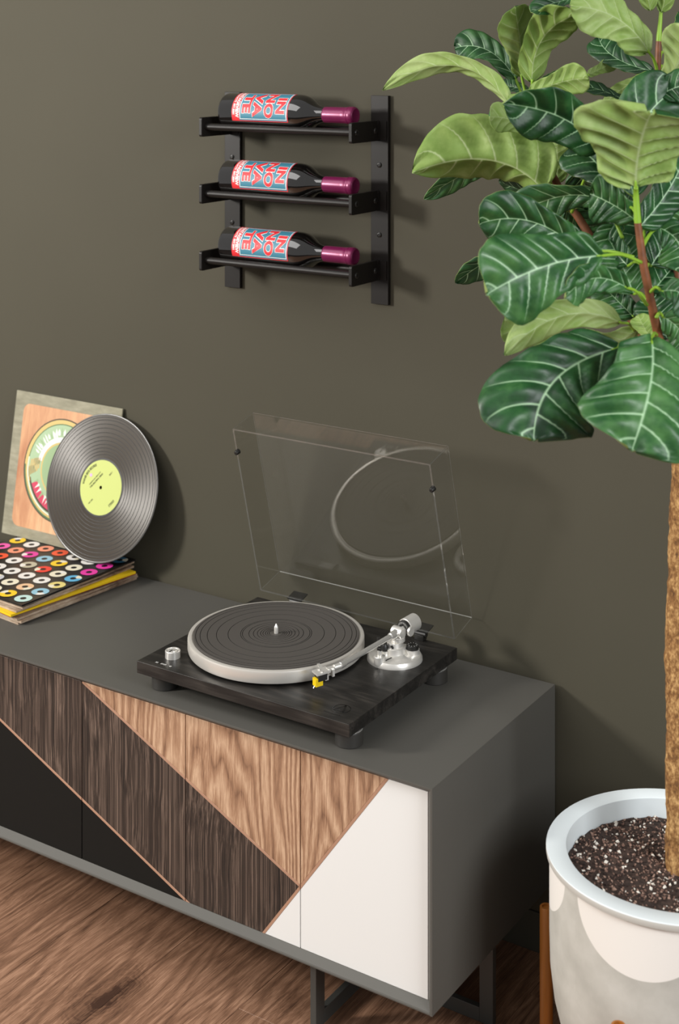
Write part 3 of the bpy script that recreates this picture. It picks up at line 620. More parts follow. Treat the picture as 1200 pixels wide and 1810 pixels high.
# armrest
bm = NB(); lathe(bm, [(0.0098, 0.0520), (0.0098, 0.0640), (0.0090, 0.0648), (0.0040, 0.0648), (0.0040, 0.0740), (0, 0.0740)], (0.4775, -0.2035, 0), seg=28)
ar = obj('arm_rest', bm, m_silver, tt, smooth=30)
bm = NB(); box(bm, 0.4735, 0.4815, -0.2065, -0.2005, 0.0735, 0.0790, bevel=0.0008); box(bm, 0.4735, 0.4755, -0.2065, -0.2005, 0.0785, 0.0960, bevel=0.0006); box(bm, 0.4800, 0.4815, -0.2065, -0.2005, 0.0785, 0.0865, bevel=0.0005)
obj('rest_clip', bm, m_bplastic, ar)
# tonearm
PV = Vector((0.4875, -0.1610, 0.0920)); E1 = Vector((0.4680, -0.3050, 0.0832)); dA = (E1 - PV).normalized(); dB = -dA; side = Vector((dA.y, -dA.x, 0)).normalized()
bm = NB(); cyl(bm, PV + dA * 0.012, E1, 0.0044, 0.0042, seg=20); cyl(bm, PV + dA * 0.006, PV + dA * 0.022, 0.0072, 0.0058, seg=24, bev=0.0008); cyl(bm, E1 + dA * -0.008, E1 + dA * 0.003, 0.0052, seg=24, bev=0.0006)
arm = obj('tonearm', bm, m_chrome, tt, smooth=30, label='straight silver tonearm')
bm = NB(); cyl(bm, (PV.x, PV.y, 0.0770), (PV.x, PV.y, 0.0850), 0.0115, seg=32, bev=0.0008)
cyl(bm, PV - side * 0.0105, PV + side * 0.0105, 0.0092, seg=36, bev=0.0010)
cyl(bm, PV - side * 0.0190 + dB * 0.012 + Vector((0, 0, 0.001)), PV - side * 0.0150 + dB * 0.012 + Vector((0, 0, 0.001)), 0.0080, seg=28, bev=0.0006)
cyl(bm, PV + dB * 0.004, PV + dB * 0.030, 0.0050, seg=20)
gm = obj('gimbal', bm, m_silver, arm, smooth=30)
bm = NB(); lathe(bm, [(0.0032, 0), (0.0032, 0.0006), (0.0018, 0.0010), (0, 0.0010)], PV + side * 0.0105, side, 16); obj('pivot_screw', bm, M('brass_screw', lin((150, 120, 80))[:3], 0.3, 0.8), gm, smooth=30)
bm = NB(); cw0 = PV + dB * 0.0125 + Vector((0, 0, 0.0015)); lathe(bm, [(0, 0), (0.0120, 0), (0.0125, 0.0006), (0.0125, 0.0055), (0, 0.0055)], cw0, dB, 36)
fr, fa_, fb_ = frame_of(dB)
for k in range(30):
    t = 2 * PI * k / 30
    def rp_(a, r_): return cw0 - fr * 0.0002 + fa_ * (r_ * math.cos(a)) + fb_ * (r_ * math.sin(a))
    f = bm.faces.new([bm.verts.new(rp_(t + q, r_)) for q, r_ in ((-0.025, 0.0080 if k % 5 else 0.0068), (0.025, 0.0080 if k % 5 else 0.0068), (0.025, 0.0108), (-0.025, 0.0108))]); f.material_index = 1
obj('force_dial', bm, [m_bplastic, m_ticks], arm, smooth=30, label='black dial with white marks')
bm = NB(); lathe(bm, [(0.0122, 0), (0.0134, 0.0002), (0.0140, 0.0008), (0.0140, 0.0270), (0.0132, 0.0278), (0.0060, 0.0278), (0.0055, 0.0268), (0, 0.0268)], PV + dB * 0.0181 + Vector((0, 0, 0.0015)), dB, 48)
obj('counterweight', bm, m_silver, arm, smooth=30)
H0 = E1 + dA * 0.002; H1 = Vector((0.4450, -0.3470, 0.0795)); dH = (H1 - H0).normalized(); sH = Vector((dH.y, -dH.x, 0)).normalized(); up = Vector((0, 0, 1))
def slab(bm, p, q, wd, th, mi=0):
    vs_ = [bm.verts.new(a + sH * s1 * wd + up * s2 * th) for a in (p, q) for s1 in (-1, 1) for s2 in (-1, 1)]
    for f in ((0, 1, 3, 2), (4, 6, 7, 5), (0, 4, 5, 1), (2, 3, 7, 6), (0, 2, 6, 4), (1, 5, 7, 3)): g = bm.faces.new([vs_[i] for i in f]); g.material_index = mi
bm = NB(); cyl(bm, H0, H0 + dH * 0.012, 0.0046, seg=20, bev=0.0004); slab(bm, H0 + dH * 0.010, H0 + dH * 0.024, 0.0040, 0.0022); slab(bm, H0 + dH * 0.022, H1, 0.0095, 0.0014)
slab(bm, H0 + dH * 0.014 + up * -0.005, H0 + dH * 0.018 + up * -0.005, 0.0075, 0.0055)
for s_ in (-1, 1): cyl(bm, H1 - dH * 0.010 + sH * 0.005 * s_, H1 - dH * 0.010 + sH * 0.005 * s_ + up * 0.0028, 0.0018, seg=12)
fl = H0 + dH * 0.026 + sH * 0.0085; vs3 = [fl, fl + dH * 0.006, fl + dH * 0.002 + sH * 0.020 - up * 0.001, fl - dH * 0.002 + sH * 0.019 - up * 0.001]
fa2 = [bm.verts.new(v + up * 0.0007) for v in vs3]; fb2 = [bm.verts.new(v - up * 0.0007) for v in vs3]; bm.faces.new(fa2); bm.faces.new(fb2[::-1])
for i in range(4): j = (i + 1) % 4; bm.faces.new((fa2[i], fb2[i], fb2[j], fa2[j]))
bmesh.ops.recalc_face_normals(bm, faces=bm.faces)
hs = obj('headshell', bm, m_silver, arm, smooth=30)
bm = NB(); slab(bm, H1 - dH * 0.019 - up * 0.0068, H1 - dH * 0.0035 - up * 0.0068, 0.0072, 0.0054); slab(bm, H1 - dH * 0.022 - up * 0.0100, H1 - dH * 0.016 - up * 0.0100, 0.0060, 0.0040, 2)
slab(bm, H1 - dH * 0.0120 - up * 0.0140, H1 + dH * 0.0005 - up * 0.0140, 0.0060, 0.0058, 1)
cyl(bm, H1 - dH * 0.001 - up * 0.0185, H1 + dH * 0.002 - up * 0.0230, 0.0008, seg=8, mi=2)
obj('cartridge', bm, [m_bplastic, m_yellow, m_silver], arm, label='cartridge with yellow stylus guard')
# dust cover, open
FX0, FX1, FY, FZ, LL, LH, TH = 0.1395, 0.5484, -0.0750, 0.0639, 0.3285, 0.0642, 1.3097
eb = Vector((0, -math.cos(TH), math.sin(TH))); ee = Vector((0, math.sin(TH), math.cos(TH)))
def lp(x, b, e): return Vector((x, FY, FZ)) + eb * b + ee * e
def lbox(bm, x0, x1, b0, b1, e0, e1, mi=0):
    vs_ = [bm.verts.new(lp(x, b, e)) for x in (x0, x1) for b in (b0, b1) for e in (e0, e1)]
    for f in ((0, 1, 3, 2), (4, 6, 7, 5), (0, 4, 5, 1), (2, 3, 7, 6), (0, 2, 6, 4), (1, 5, 7, 3)): g = bm.faces.new([vs_[i] for i in f]); g.material_index = mi
bm = NB(); t_ = 0.003
# one moulded shell: outer and inner skin with an open rim
O = [(FX0, 0), (FX1, 0), (FX1, LL), (FX0, LL)]; I = [(FX0 + t_, t_), (FX1 - t_, t_), (FX1 - t_, LL - t_), (FX0 + t_, LL - t_)]
oo = [bm.verts.new(lp(x, b, 0)) for x, b in O]; ot = [bm.verts.new(lp(x, b, LH)) for x, b in O]
io = [bm.verts.new(lp(x, b, 0)) for x, b in I]; it = [bm.verts.new(lp(x, b, LH - t_)) for x, b in I]
bm.faces.new(ot); bm.faces.new(it[::-1])
for i in range(4):
    j = (i + 1) % 4
    bm.faces.new((oo[i], oo[j], ot[j], ot[i])); bm.faces.new((io[j], io[i], it[i], it[j]))
    f = bm.faces.new((oo[i], io[i], io[j], oo[j])); f.material_index = 1
edges = [e for e in bm.edges if all(v in ot for v in e.verts) or sum(v in ot for v in e.verts) == 1 and sum(v in oo for v in e.verts) == 1]
r = bmesh.ops.bevel(bm, geom=edges, offset=0.0011, segments=2, affect='EDGES')
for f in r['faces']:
    c_ = f.calc_center_median() - Vector((0, FY, FZ)); f.material_index = 2 if abs(c_.dot(eb)) < 0.004 and c_.dot(ee) > LH - 0.004 else 1  # rear fold of the cover takes the painted-bright edge
bmesh.ops.recalc_face_normals(bm, faces=bm.faces)
dc = obj('dust_cover', bm, [m_lid, m_lidedge, m_lidedge_lit], tt, label='clear acrylic dust cover standing open')
for x0, x1 in ((FX0 - 0.001, FX0 + 0.006), (FX1 - 0.006, FX1 + 0.001)):
    bm = NB(); cyl(bm, lp((x0 + x1) / 2, LL * 0.86, 0.004), lp((x0 + x1) / 2, LL * 0.86, -0.006), 0.0050, 0.0040, seg=16, bev=0.001); obj('bumper', bm, m_bplastic, dc, smooth=40)
for hx in (0.2160, 0.4790):
    bm = NB(); a_, b_ = hx - 0.0150, hx + 0.0150
    lbox(bm, a_, b_, -0.0022, 0.0000, -0.001, 0.022)
    cyl(bm, (a_ + 0.004, FY + 0.004, FZ - 0.0065), (b_ - 0.004, FY + 0.004, FZ - 0.0065), 0.0055, seg=18, bev=0.0005)
    box(bm, hx - 0.009, hx + 0.009, FY - 0.0045, FY + 0.009, PZ, FZ - 0.006, bevel=0.0006)
    bmesh.ops.recalc_face_normals(bm, faces=bm.faces)
    obj('hinge', bm, m_bplastic, tt, smooth=30)

# ================================================================ stack of record sleeves
def paper(name, c1, c2, c3):
    k = NT(name); tc = k.n('TexCoord').outputs['Object']
    n = k.noise(k.mapping(tc, (18, 18, 60)), 1.0, 6, 0.65); k.put(k.p.inputs['Base Color'], k.ramp(n, [(0.35, lin(c1)), (0.5, lin(c2)), (0.66, lin(c3))])); k.p.inputs['Roughness'].default_value = 0.7
    return k.m
m_kraft = paper('worn_brown_card', (96, 72, 56), (158, 134, 112), (196, 178, 156))
m_ycard = M('yellow_card', lin((236, 196, 24))[:3], rough=0.5)
m_rcard = M('red_card', lin((150, 40, 28))[:3], rough=0.5)
m_bcard = M('black_card', lin((26, 23, 23))[:3], rough=0.35)
SW = 0.2985
def sleeve(name, label, z0, z1, xr, yr, ang, mt, wave=0.0, group='record sleeves stacked on the sideboard'):
    """xr, yr: middle of the right-hand edge; ang: turn about the vertical"""
    cx, cy = xr - SW / 2 * math.cos(ang), yr - SW / 2 * math.sin(ang)
    r = root(name, label, 'record sleeve', (cx, cy, z0), group=group, rot=(0, 0, ang))
    bm = NB(); h = z1 - z0; g = 12
    top = [[None] * (g + 1) for _ in range(g + 1)]; bot = [[None] * (g + 1) for _ in range(g + 1)]
    for i in range(g + 1):
        for j in range(g + 1):
            x = (i / g - 0.5) * SW; y = (j / g - 0.5) * SW; wz = wave * math.sin(j * 0.9 + i * 0.3) if i == g else 0.0
            top[i][j] = bm.verts.new((x, y, h + min(0, wz))); bot[i][j] = bm.verts.new((x, y, 0))
    for i in range(g):
        for j in range(g):
            bm.faces.new((top[i][j], top[i + 1][j], top[i + 1][j + 1], top[i][j + 1])); bm.faces.new((bot[i][j + 1], bot[i + 1][j + 1], bot[i + 1][j], bot[i][j]))
    for k in range(g):
        bm.faces.new((bot[k][0], bot[k + 1][0], top[k + 1][0], top[k][0])); bm.faces.new((top[k][g], top[k + 1][g], bot[k + 1][g], bot[k][g]))
        bm.faces.new((top[0][k], top[0][k + 1], bot[0][k + 1], bot[0][k])); bm.faces.new((bot[g][k], bot[g][k + 1], top[g][k + 1], top[g][k]))
    obj('cover', bm, mt, r, local=True)
    return r
D = math.radians
sleeve('record_sleeve', 'worn brown sleeve lying directly on the sideboard, lowest of the stack', 0.0, 0.0042, -0.2205, -0.1705, D(-5.7), m_kraft, 0.0008)
sleeve('record_sleeve', 'worn pale brown sleeve, second from the bottom of the stack', 0.0045, 0.0086, -0.2145, -0.1710, D(-4.6), m_kraft, 0.001)
sleeve('record_sleeve', 'worn tan sleeve just below the red one in the stack', 0.0090, 0.0134, -0.2180, -0.1740, D(-6.5), m_kraft, 0.001)
sleeve('record_sleeve', 'thin red sleeve showing below the yellow one in the stack', 0.0140, 0.0172, -0.2235, -0.1800, D(-9.3), m_rcard)
sleeve('record_sleeve', 'bright yellow sleeve sticking out in the middle of the stack', 0.0182, 0.0226, -0.2170, -0.1855, D(-8.7), m_ycard, 0.0010)
sleeve('record_sleeve', 'worn brown sleeve lying directly on the yellow one in the stack', 0.0232, 0.0272, -0.2230, -0.1740, D(-5.0), m_kraft, 0.0022)
sleeve('record_sleeve', 'worn brown sleeve directly under the black one with coloured rings', 0.0280, 0.0318, -0.2240, -0.1640, D(-2.2), m_kraft, 0.002)
tp = sleeve('record_sleeve', 'black sleeve printed with rows of coloured ring labels, on top of the stack', 0.0340, 0.0372, -0.2207, -0.1670, D(-3.0), m_bcard)
pal = {'mint': (192, 222, 216), 'lblue': (146, 194, 214), 'cream': (226, 208, 128), 'blue': (98, 176, 216), 'mag': (226, 58, 160), 'steel': (62, 116, 146), 'yel': (246, 204, 44), 'mul': (232, 190, 150), 'wh': (232, 228, 222), 'iv': (232, 224, 200), 'beige': (190, 184, 160), 'red': (232, 62, 48), 'or': (238, 88, 52), 'sal': (238, 152, 122), 'cy': (244, 224, 160), 'pink': (240, 96, 176), 'sil': (200, 200, 204)}
rows = [['mint', 'lblue', 'cream', 'blue', 'mag', 'mag', 'steel'], ['yel', 'mul', 'wh', 'iv', 'iv', 'wh', 'wh'], ['iv', 'iv', 'wh', 'red', 'yel', 'wh', 'or'], ['sil', 'sil', 'wh', 'beige', 'lblue', 'or', 'mag'], ['cream', 'wh', 'wh', 'wh', 'mag', 'sal', 'red'], ['red', 'wh', 'wh', 'or', 'sal', 'wh', 'blue'], ['wh', 'blue', 'cy', 'pink', 'pink', 'yel', 'mint']]
names = sorted(pal); pm = [M('print_' + n, lin(pal[n])[:3], rough=0.45) for n in names]
bm = NB(); rd = random.Random(5)
for a in range(7):
    for b in range(7):
        x = 0.1277 - 0.0422 * a; y = (b - 3) * 0.0422; mi = names.index(rows[a][b]); alt = names.index(rd.choice(['wh', 'iv', rows[a][b], rows[a][b]]))
        N_ = 32; th0 = rd.uniform(0, 6)
        o_ = [bm.verts.new((x + 0.0168 * math.cos(2 * PI * k / N_), y + 0.0168 * math.sin(2 * PI * k / N_), 0.0039)) for k in range(N_)]
        i_ = [bm.verts.new((x + 0.0060 * math.cos(2 * PI * k / N_), y + 0.0060 * math.sin(2 * PI * k / N_), 0.0039)) for k in range(N_)]
        for k in range(N_):
            j = (k + 1) % N_; f = bm.faces.new((o_[k], o_[j], i_[j], i_[k])); f.material_index = alt if 0 <= (k - int(th0 * 5)) % N_ < 6 else mi
obj('ring_print', bm, pm, tp, local=True, label='printed coloured rings')
# ================================================================ leaning sleeve with a plain round design
s0 = Vector((-0.40605, -0.0480, 0.0374)); s1 = Vector((-0.40605, -0.0030, 0.3302)); su = (s1 - s0); SL = su.length; tilt = math.atan2(su.y, su.z)
ls = root('leaning_sleeve', 'wood-brown sleeve with a green disc design leaning against the wall', 'record sleeve', s0, rot=(-tilt, 0, 0))
m_border = paper('sleeve_border', (128, 124, 104), (142, 138, 117), (158, 153, 132))
m_panel = wood('sleeve_wood_print', 2, ((168, 108, 76), (208, 160, 120), (232, 204, 160)), fine=(300, 8), rings=0.35, ring_scale=(2.0, 3.6), ring_n=2.2, rough=0.5, streak=(60, 4), bump=0.0, contrast=0.8, fineamt=0.3, per_piece=False)
bm = NB(); box(bm, -SW / 2, SW / 2, -0.0036, 0, 0, SL, bevel=0.0006); lc = obj('cover', bm, m_border, ls, local=True)
def rrect(x0, x1, z0, z1, r, n=8):
    out = []
    for cx, cz, a0 in ((x1 - r, z1 - r, 0), (x0 + r, z1 - r, 90), (x0 + r, z0 + r, 180), (x1 - r, z0 + r, 270)):
        for k in range(n + 1): t = math.radians(a0 + 90 * k / n); out.append((cx + r * math.cos(t), cz + r * math.sin(t)))
    return out
bm = NB(); f = bm.faces.new([bm.verts.new((x, -0.0038, z)) for x, z in rrect(-0.1235, 0.1235, 0.0215, SL - 0.0235, 0.018)][::-1]); obj('wood_print', bm, m_panel, lc, local=True, label='wood-grain print with round corners')
dm = [M('disc_' + n, lin(c)[:3], rough=0.5) for n, c in (('green', (150, 176, 132)), ('ochre', (206, 180, 112)), ('white', (226, 230, 222)), ('dgreen', (86, 116, 76)), ('orange', (216, 166, 84)), ('rose', (200, 64, 92)), ('brown', (70, 60, 46)), ('ring', (164, 188, 150)))]
bm = NB(); cz = SL * 0.505
def ann(r0, r1, mi, a0=0, a1=360, lift=0.0, n=72):
    k0 = max(2, int(n * abs(a1 - a0) / 360)); y = -0.0040 - lift
    for k in range(k0):
        t, u = math.radians(a0 + (a1 - a0) * k / k0), math.radians(a0 + (a1 - a0) * (k + 1) / k0)
        f = bm.faces.new([bm.verts.new((r_ * math.cos(q), y, cz + r_ * math.sin(q))) for r_, q in ((r0, t), (r0, u), (r1, u), (r1, t))]); f.material_index = mi
ann(0.1030, 0.1058, 6); ann(0.0995, 0.1030, 3, 180, 320); ann(0.0995, 0.1030, 1, -40, 180); ann(0.0950, 0.0995, 1); ann(0.0928, 0.0950, 2, 170, 320); ann(0.0928, 0.0950, 3, -40, 170)
ann(0.0570, 0.0928, 7); ann(0.0535, 0.0570, 1); ann(0.0, 0.0535, 0); ann(0.0, 0.0200, 5, lift=0.0001)
ann(0.0575, 0.0680, 2, 20, 168, lift=0.0001); ann(0.0860, 0.0905, 6, 196, 320, lift=0.0001); ann(0.0690, 0.0860, 5, 205, 320, lift=0.0001)
rz = random.Random(11)
for k in range(26):      # plain white and ochre leaf shapes round the ring
    a = math.radians(28 + k * 5.6) if k < 24 else 0
    if k < 24:
        rm = rz.uniform(0.068, 0.072); rt = rz.uniform(0.082, 0.090); da = rz.uniform(0.02, 0.04)
        f = bm.faces.new([bm.verts.new((r_ * math.cos(a + q), -0.0042, cz + r_ * math.sin(a + q))) for r_, q in ((rm, -da), (rm, da), ((rm + rt) / 2, da * 1.2), (rt, rz.uniform(-da, da)), ((rm + rt) / 2, -da * 1.2))]); f.material_index = 2 if k % 4 else 0
for k in range(14):
    a = math.radians(204 + k * 8.4); rm = 0.066; rt = rz.uniform(0.080, 0.088); da = 0.045
    f = bm.faces.new([bm.verts.new((r_ * math.cos(a + q), -0.0042, cz + r_ * math.sin(a + q))) for r_, q in ((rm, -da), (rm, da), (rt, rz.uniform(-da, da)))]); f.material_index = 2 if k % 3 else 0
for k in range(7):       # ochre curls at the sides
    for sgn in (180, 0):
        pts = [((0.062 + 0.005 * k * 0.9) , sgn + (k - 3) * 3.2 + 9 * math.sin(q * 1.2 + k) + (q - 3) * 2.0) for q in range(7)]
        for (r_, a), (r2, a2) in zip(pts, pts[1:]):
            f = bm.faces.new([bm.verts.new((rr * math.cos(math.radians(t)), -0.00415, cz + rr * math.sin(math.radians(t)))) for rr, t in ((r_, a), (r_ + 0.0022, a), (r2 + 0.0022, a2), (r2, a2))]); f.material_index = 4
obj('disc_print', bm, dm, lc, local=True, label='plain printed disc of green, ochre and white')

# ================================================================ vinyl record leaning on it
RR = 0.1446
k = NT('vinyl'); k.p.inputs['Base Color'].default_value = lin((62, 55, 46)); k.p.inputs['Roughness'].default_value = 0.40; k.p.inputs['Anisotropic'].default_value = 0.85; k.p.inputs['Specular IOR Level'].default_value = 0.7
k.p.inputs['Metallic'].default_value = 0.08
tg = k.n('Tangent', direction_type='RADIAL', axis='Z'); k.put(k.p.inputs['Tangent'], tg.outputs[0]); m_vinyl = k.m
m_vgroove = M('vinyl_gap', lin((22, 20, 19))[:3], rough=0.4)
m_vrim = M('vinyl_rim', lin((66, 64, 62))[:3], rough=0.3)
m_lime = M('lime_paper', lin((190, 200, 112))[:3], rough=0.6)
m_ink = M('dark_ink', lin((70, 78, 34))[:3], rough=0.7); m_lilac = M('lilac_print', lin((206, 168, 206))[:3], rough=0.6)
nrm = Vector((0.0170, -0.9674, 0.2528)).normalized(); rcx = Vector((-0.2783, -0.0471, 0.1777))
zx = nrm; xx = Vector((0, 0, 1)).cross(zx).normalized(); yy = zx.cross(xx)
mt3 = Matrix((xx, yy, zx)).transposed()
vr = root('vinyl_record', 'black vinyl record with lime green label leaning upright on the sleeve stack', 'vinyl record', rcx, rot=mt3.to_euler())
gs = [0.0640, 0.0700, 0.0770, 0.0840, 0.0915, 0.0990, 0.1070, 0.1160, 0.1240, 0.1320, 0.1375]
prof = [(0.0034, -0.0009), (0.0034, 0.0009), (0.0570, 0.0009), (0.0575, 0.0007)]; mats = [1, 1, 0]
for g in gs: prof += [(g - 0.0006, 0.0007), (g, 0.0005), (g + 0.0006, 0.0007)]; mats += [0, 1, 1]
prof += [(0.1412, 0.0007), (0.1425, 0.0010), (0.1440, 0.0009), (RR, 0.0003), (RR, -0.0003), (0.1440, -0.0009), (0.0034, -0.0009)]; mats += [0, 2, 2, 2, 2, 2, 0, 0]
mats = [1, 1, 1] + mats[3:]
bm = NB(); lathe(bm, prof, (0, 0, 0), seg=160, mats=mats[:len(prof) - 1]); obj('disc', bm, [m_vinyl, m_vgroove, m_vrim], vr, smooth=8, local=True)
bm = NB(); lathe(bm, [(0.0034, 0.0010), (0.0034, 0.0011), (0.0535, 0.0011), (0.0535, 0.0009)], (0, 0, 0), seg=96); lbl = obj('paper_label', bm, m_lime, vr, local=True, label='lime green paper label')
ra = math.radians(50); zt = 0.0013
def rot(x, y): return (x * math.cos(ra) - y * math.sin(ra), x * math.sin(ra) + y * math.cos(ra), zt)
def arc(rr, a0): return lambda x, y: rot((rr + y) * math.sin(x / rr + a0), (rr + y) * math.cos(x / rr + a0))
for s_, sz, fn, wt_, ft_, ct in (('WARNER BROS. RECORDS', 0.0066, arc(0.0462, math.radians(-8)), 0.0003, 0.052, 24),
        ('AMERICAN BEAUTY', 0.0036, lambda x, y: rot(x, y + 0.0240), 0.0001, 0.038, 0), ('THE GRATEFUL DEAD', 0.0042, lambda x, y: rot(x, y + 0.0180), 0.00022, 0.042, 0),
        ('STEREO', 0.0062, lambda x, y: rot(x + 0.002, y - 0.0420), 0.0002, 0.0170, 0), ('SIDE 1', 0.0042, lambda x, y: rot(x + 0.036, y + 0.004), 0.0001, 0.010, 0), ('WS 1893', 0.0042, lambda x, y: rot(x - 0.036, y - 0.004), 0.0001, 0.014, 0)):
    bm = NB(); text_bm(bm, s_, sz, fn, weight=wt_, fit=ft_, cuts=ct); obj('label_lettering', bm, m_ink, lbl, local=True)
bm = NB(); lathe(bm, [(0.0034, zt), (0, zt)], Vector(rot(-0.004, 0.0360)) - Vector((0, 0, zt)), seg=16); obj('label_emblem', bm, m_lilac, lbl, local=True, label='small lilac emblem')

# ================================================================ potted fiddle-leaf fig
PC = Vector((0.9981, -0.2504, 0)); RIMZ = -0.0802; PR = 0.1796
k = NT('pot_concrete'); pos = k.n('NewGeometry').outputs['Position']; sx = k.n('SeparateXYZ'); k.put(sx.inputs[0], pos)
dx = k.math('SUBTRACT', sx.outputs[0], PC.x); dy = k.math('SUBTRACT', sx.outputs[1], PC.y)
ang = k.math('ARCTAN2', dy, dx)
# painted half discs hang from the rim, five round the pot
per = 2 * PI / 5
u = k.math('SUBTRACT', ang, SCALLOP0); u = k.math('SUBTRACT', k.math('MODULO', k.math('ADD', u, 20 * per + per / 2), per), per / 2)
zz = k.math('DIVIDE', k.math('SUBTRACT', RIMZ + ZO - 0.010, sx.outputs[2]), 0.0760)
ell = k.math('ADD', k.math('POWER', k.math('DIVIDE', u, math.radians(31)), 2.0), k.math('POWER', zz, 2.0))
inside = k.math('LESS_THAN', ell, 1.0)
cn = k.noise(pos, 14.0, 6, 0.6); gcol = k.ramp(cn, [(0.3, lin((178, 176, 168))), (0.55, lin((196, 194, 186))), (0.75, lin((208, 206, 199)))])
k.put(k.p.inputs['Base Color'], k.mix(inside, gcol, lin((240, 236, 230)))); k.p.inputs['Roughness'].default_value = 0.6
m_pot = k.m
m_rim = M('pot_rim_glaze', lin((230, 237, 239))[:3], rough=0.5)
pf = root('potted_fig', 'fiddle-leaf fig tree with broad green leaves in a large pale scalloped pot', 'potted plant', (PC.x, PC.y, -ZO))
bm = NB(); b_ = RIMZ
lathe(bm, [(0, b_ - 0.325), (0.075, b_ - 0.325), (0.112, b_ - 0.315), (0.140, b_ - 0.292), (0.158, b_ - 0.255), (0.168, b_ - 0.215), (0.1735, b_ - 0.170), (0.1748, b_ - 0.120), (0.1748, b_ - 0.0110)], (PC.x, PC.y, 0), seg=96)
pot = obj('pot', bm, m_pot, pf, smooth=40, label='grey pot with white half-round scallops')
bm = NB(); lathe(bm, [(0.1748, b_ - 0.0112), (0.1775, b_ - 0.0108), (0.1792, b_ - 0.0096), (PR, b_ - 0.0070), (PR, b_ - 0.0012), (0.1788, b_), (0.1520, b_), (0.1508, b_ - 0.0010), (0.1490, b_ - 0.045), (0.1490, b_ - 0.05), (0, b_ - 0.05)], (PC.x, PC.y, 0), seg=96, mats=[1, 1, 1, 1, 0, 0, 0, 0, 0, 0])
obj('rim', bm, [m_rim, M('rim_side', lin((190, 187, 180))[:3], rough=0.6)], pot, smooth=40, label='pale blue-white rim')
m_soil = M('potting_soil', lin((58, 43, 36))[:3], rough=0.95, noise_amt=0.5, noise_scale=160, bump=0.8)
bm = NB(); g = 36
cv = bm.verts.new((PC.x, PC.y, b_ - 0.022)); ringp = None
for q in range(1, g + 1):
    r_ = 0.1493 * q / g; rg = []
    for i in range(72):
        t = 2 * PI * i / 72; x, y = PC.x + r_ * math.cos(t), PC.y + r_ * math.sin(t)
        h = 0.0035 * noise.noise((x * 45, y * 45, 0)) + 0.0028 * noise.noise((x * 130, y * 130, 3))
        rg.append(bm.verts.new((x, y, b_ - 0.0235 - 0.006 * (q / g) ** 3 + h)))
    for i in range(72):
        j = (i + 1) % 72
        if ringp: bm.faces.new((ringp[i], rg[i], rg[j], ringp[j]))
        else: bm.faces.new((cv, rg[i], rg[j]))
    ringp = rg
soil = obj('soil', bm, m_soil, pf, smooth=True)
gm_ = [M('soil_dark', lin((50, 36, 31))[:3], 0.95), M('soil_brown', lin((120, 92, 80))[:3], 0.9), M('perlite', lin((232, 224, 212))[:3], 0.8), M('bark_chip', lin((160, 130, 114))[:3], 0.85)]
bm = NB(); rs = random.Random(2)
ico = [Vector(v).normalized() for v in ((1, 1, 1), (-1, -1, 1), (-1, 1, -1), (1, -1, -1))]
octv = [Vector(v) for v in ((1, 0, 0), (-1, 0, 0), (0, 1, 0), (0, -1, 0), (0, 0, 1), (0, 0, -1))]
octf = [(0, 2, 4), (2, 1, 4), (1, 3, 4), (3, 0, 4), (2, 0, 5), (1, 2, 5), (3, 1, 5), (0, 3, 5)]
for q in range(3400):
    r_ = 0.147 * math.sqrt(rs.random()); t = rs.uniform(0, 2 * PI); x, y = PC.x + r_ * math.cos(t), PC.y + r_ * math.sin(t)
    if Vector((x - 1.0083, y + 0.2462)).length < 0.021: continue
    h = 0.0035 * noise.noise((x * 45, y * 45, 0)); z = b_ - 0.0228 - 0.006 * (r_ / 0.1493) ** 3 + h
    mi = rs.choices((0, 1, 2, 3), (0.42, 0.33, 0.08, 0.17))[0]; s_ = rs.uniform(0.0012, 0.0030) if mi != 2 else rs.uniform(0.0014, 0.0038)
    e = Matrix.Rotation(rs.uniform(0, 6), 3, 'X') @ Matrix.Rotation(rs.uniform(0, 6), 3, 'Z'); sc_ = Vector((s_, s_ * rs.uniform(0.5, 1), s_ * rs.uniform(0.5, 1)))
    vs_ = [bm.verts.new(Vector((x, y, z)) + e @ Vector((v.x * sc_.x, v.y * sc_.y, v.z * sc_.z))) for v in octv]
    for f in octf: g_ = bm.faces.new([vs_[i] for i in f]); g_.material_index = mi
obj('soil_crumbs', bm, gm_, soil, kind='stuff')
# trunk and branches
k = NT('fig_bark'); pos = k.n('NewGeometry').outputs['Position']
n1 = k.noise(k.mapping(pos, (1, 1, 0.6)), 210, 6, 0.7); n2 = k.noise(pos, 34, 4)
f_ = k.math('ADD', k.math('MULTIPLY', n1, 0.7), k.math('MULTIPLY', n2, 0.3))
k.put(k.p.inputs['Base Color'], k.ramp(f_, [(0.34, lin((74, 46, 22))), (0.48, lin((146, 102, 54))), (0.62, lin((214, 172, 112)))])); k.p.inputs['Roughness'].default_value = 0.8; k.bump(f_, 0.9, 0.004); m_bark = k.m
m_twig = M('fig_twig', lin((122, 74, 46))[:3], rough=0.5, noise_amt=0.35, noise_scale=60)
m_shoot = M('green_shoot', lin((136, 176, 52))[:3], rough=0.45)
P_ = resample(STEMS['trunk'], 150)
bm = NB(); tube(bm, [p[:3] for p in P_], [p[3] for p in P_], seg=40, jitter=0.16, jf=42); obj('trunk', bm, m_bark, pf, smooth=True, label='rough golden-brown trunk')
for key in 'ABCD':
    P_ = resample(STEMS[key], 48); bm = NB(); tube(bm, [p[:3] for p in P_], [p[3] for p in P_], seg=12, jitter=0.10, jf=60)
    if key in 'ABC':
        for f in bm.faces:
            if f.calc_center_median().z > STEMS[key][-3][2] + 0.004: f.material_index = 1
    obj('branch', bm, [m_twig, m_shoot], pf, smooth=True)
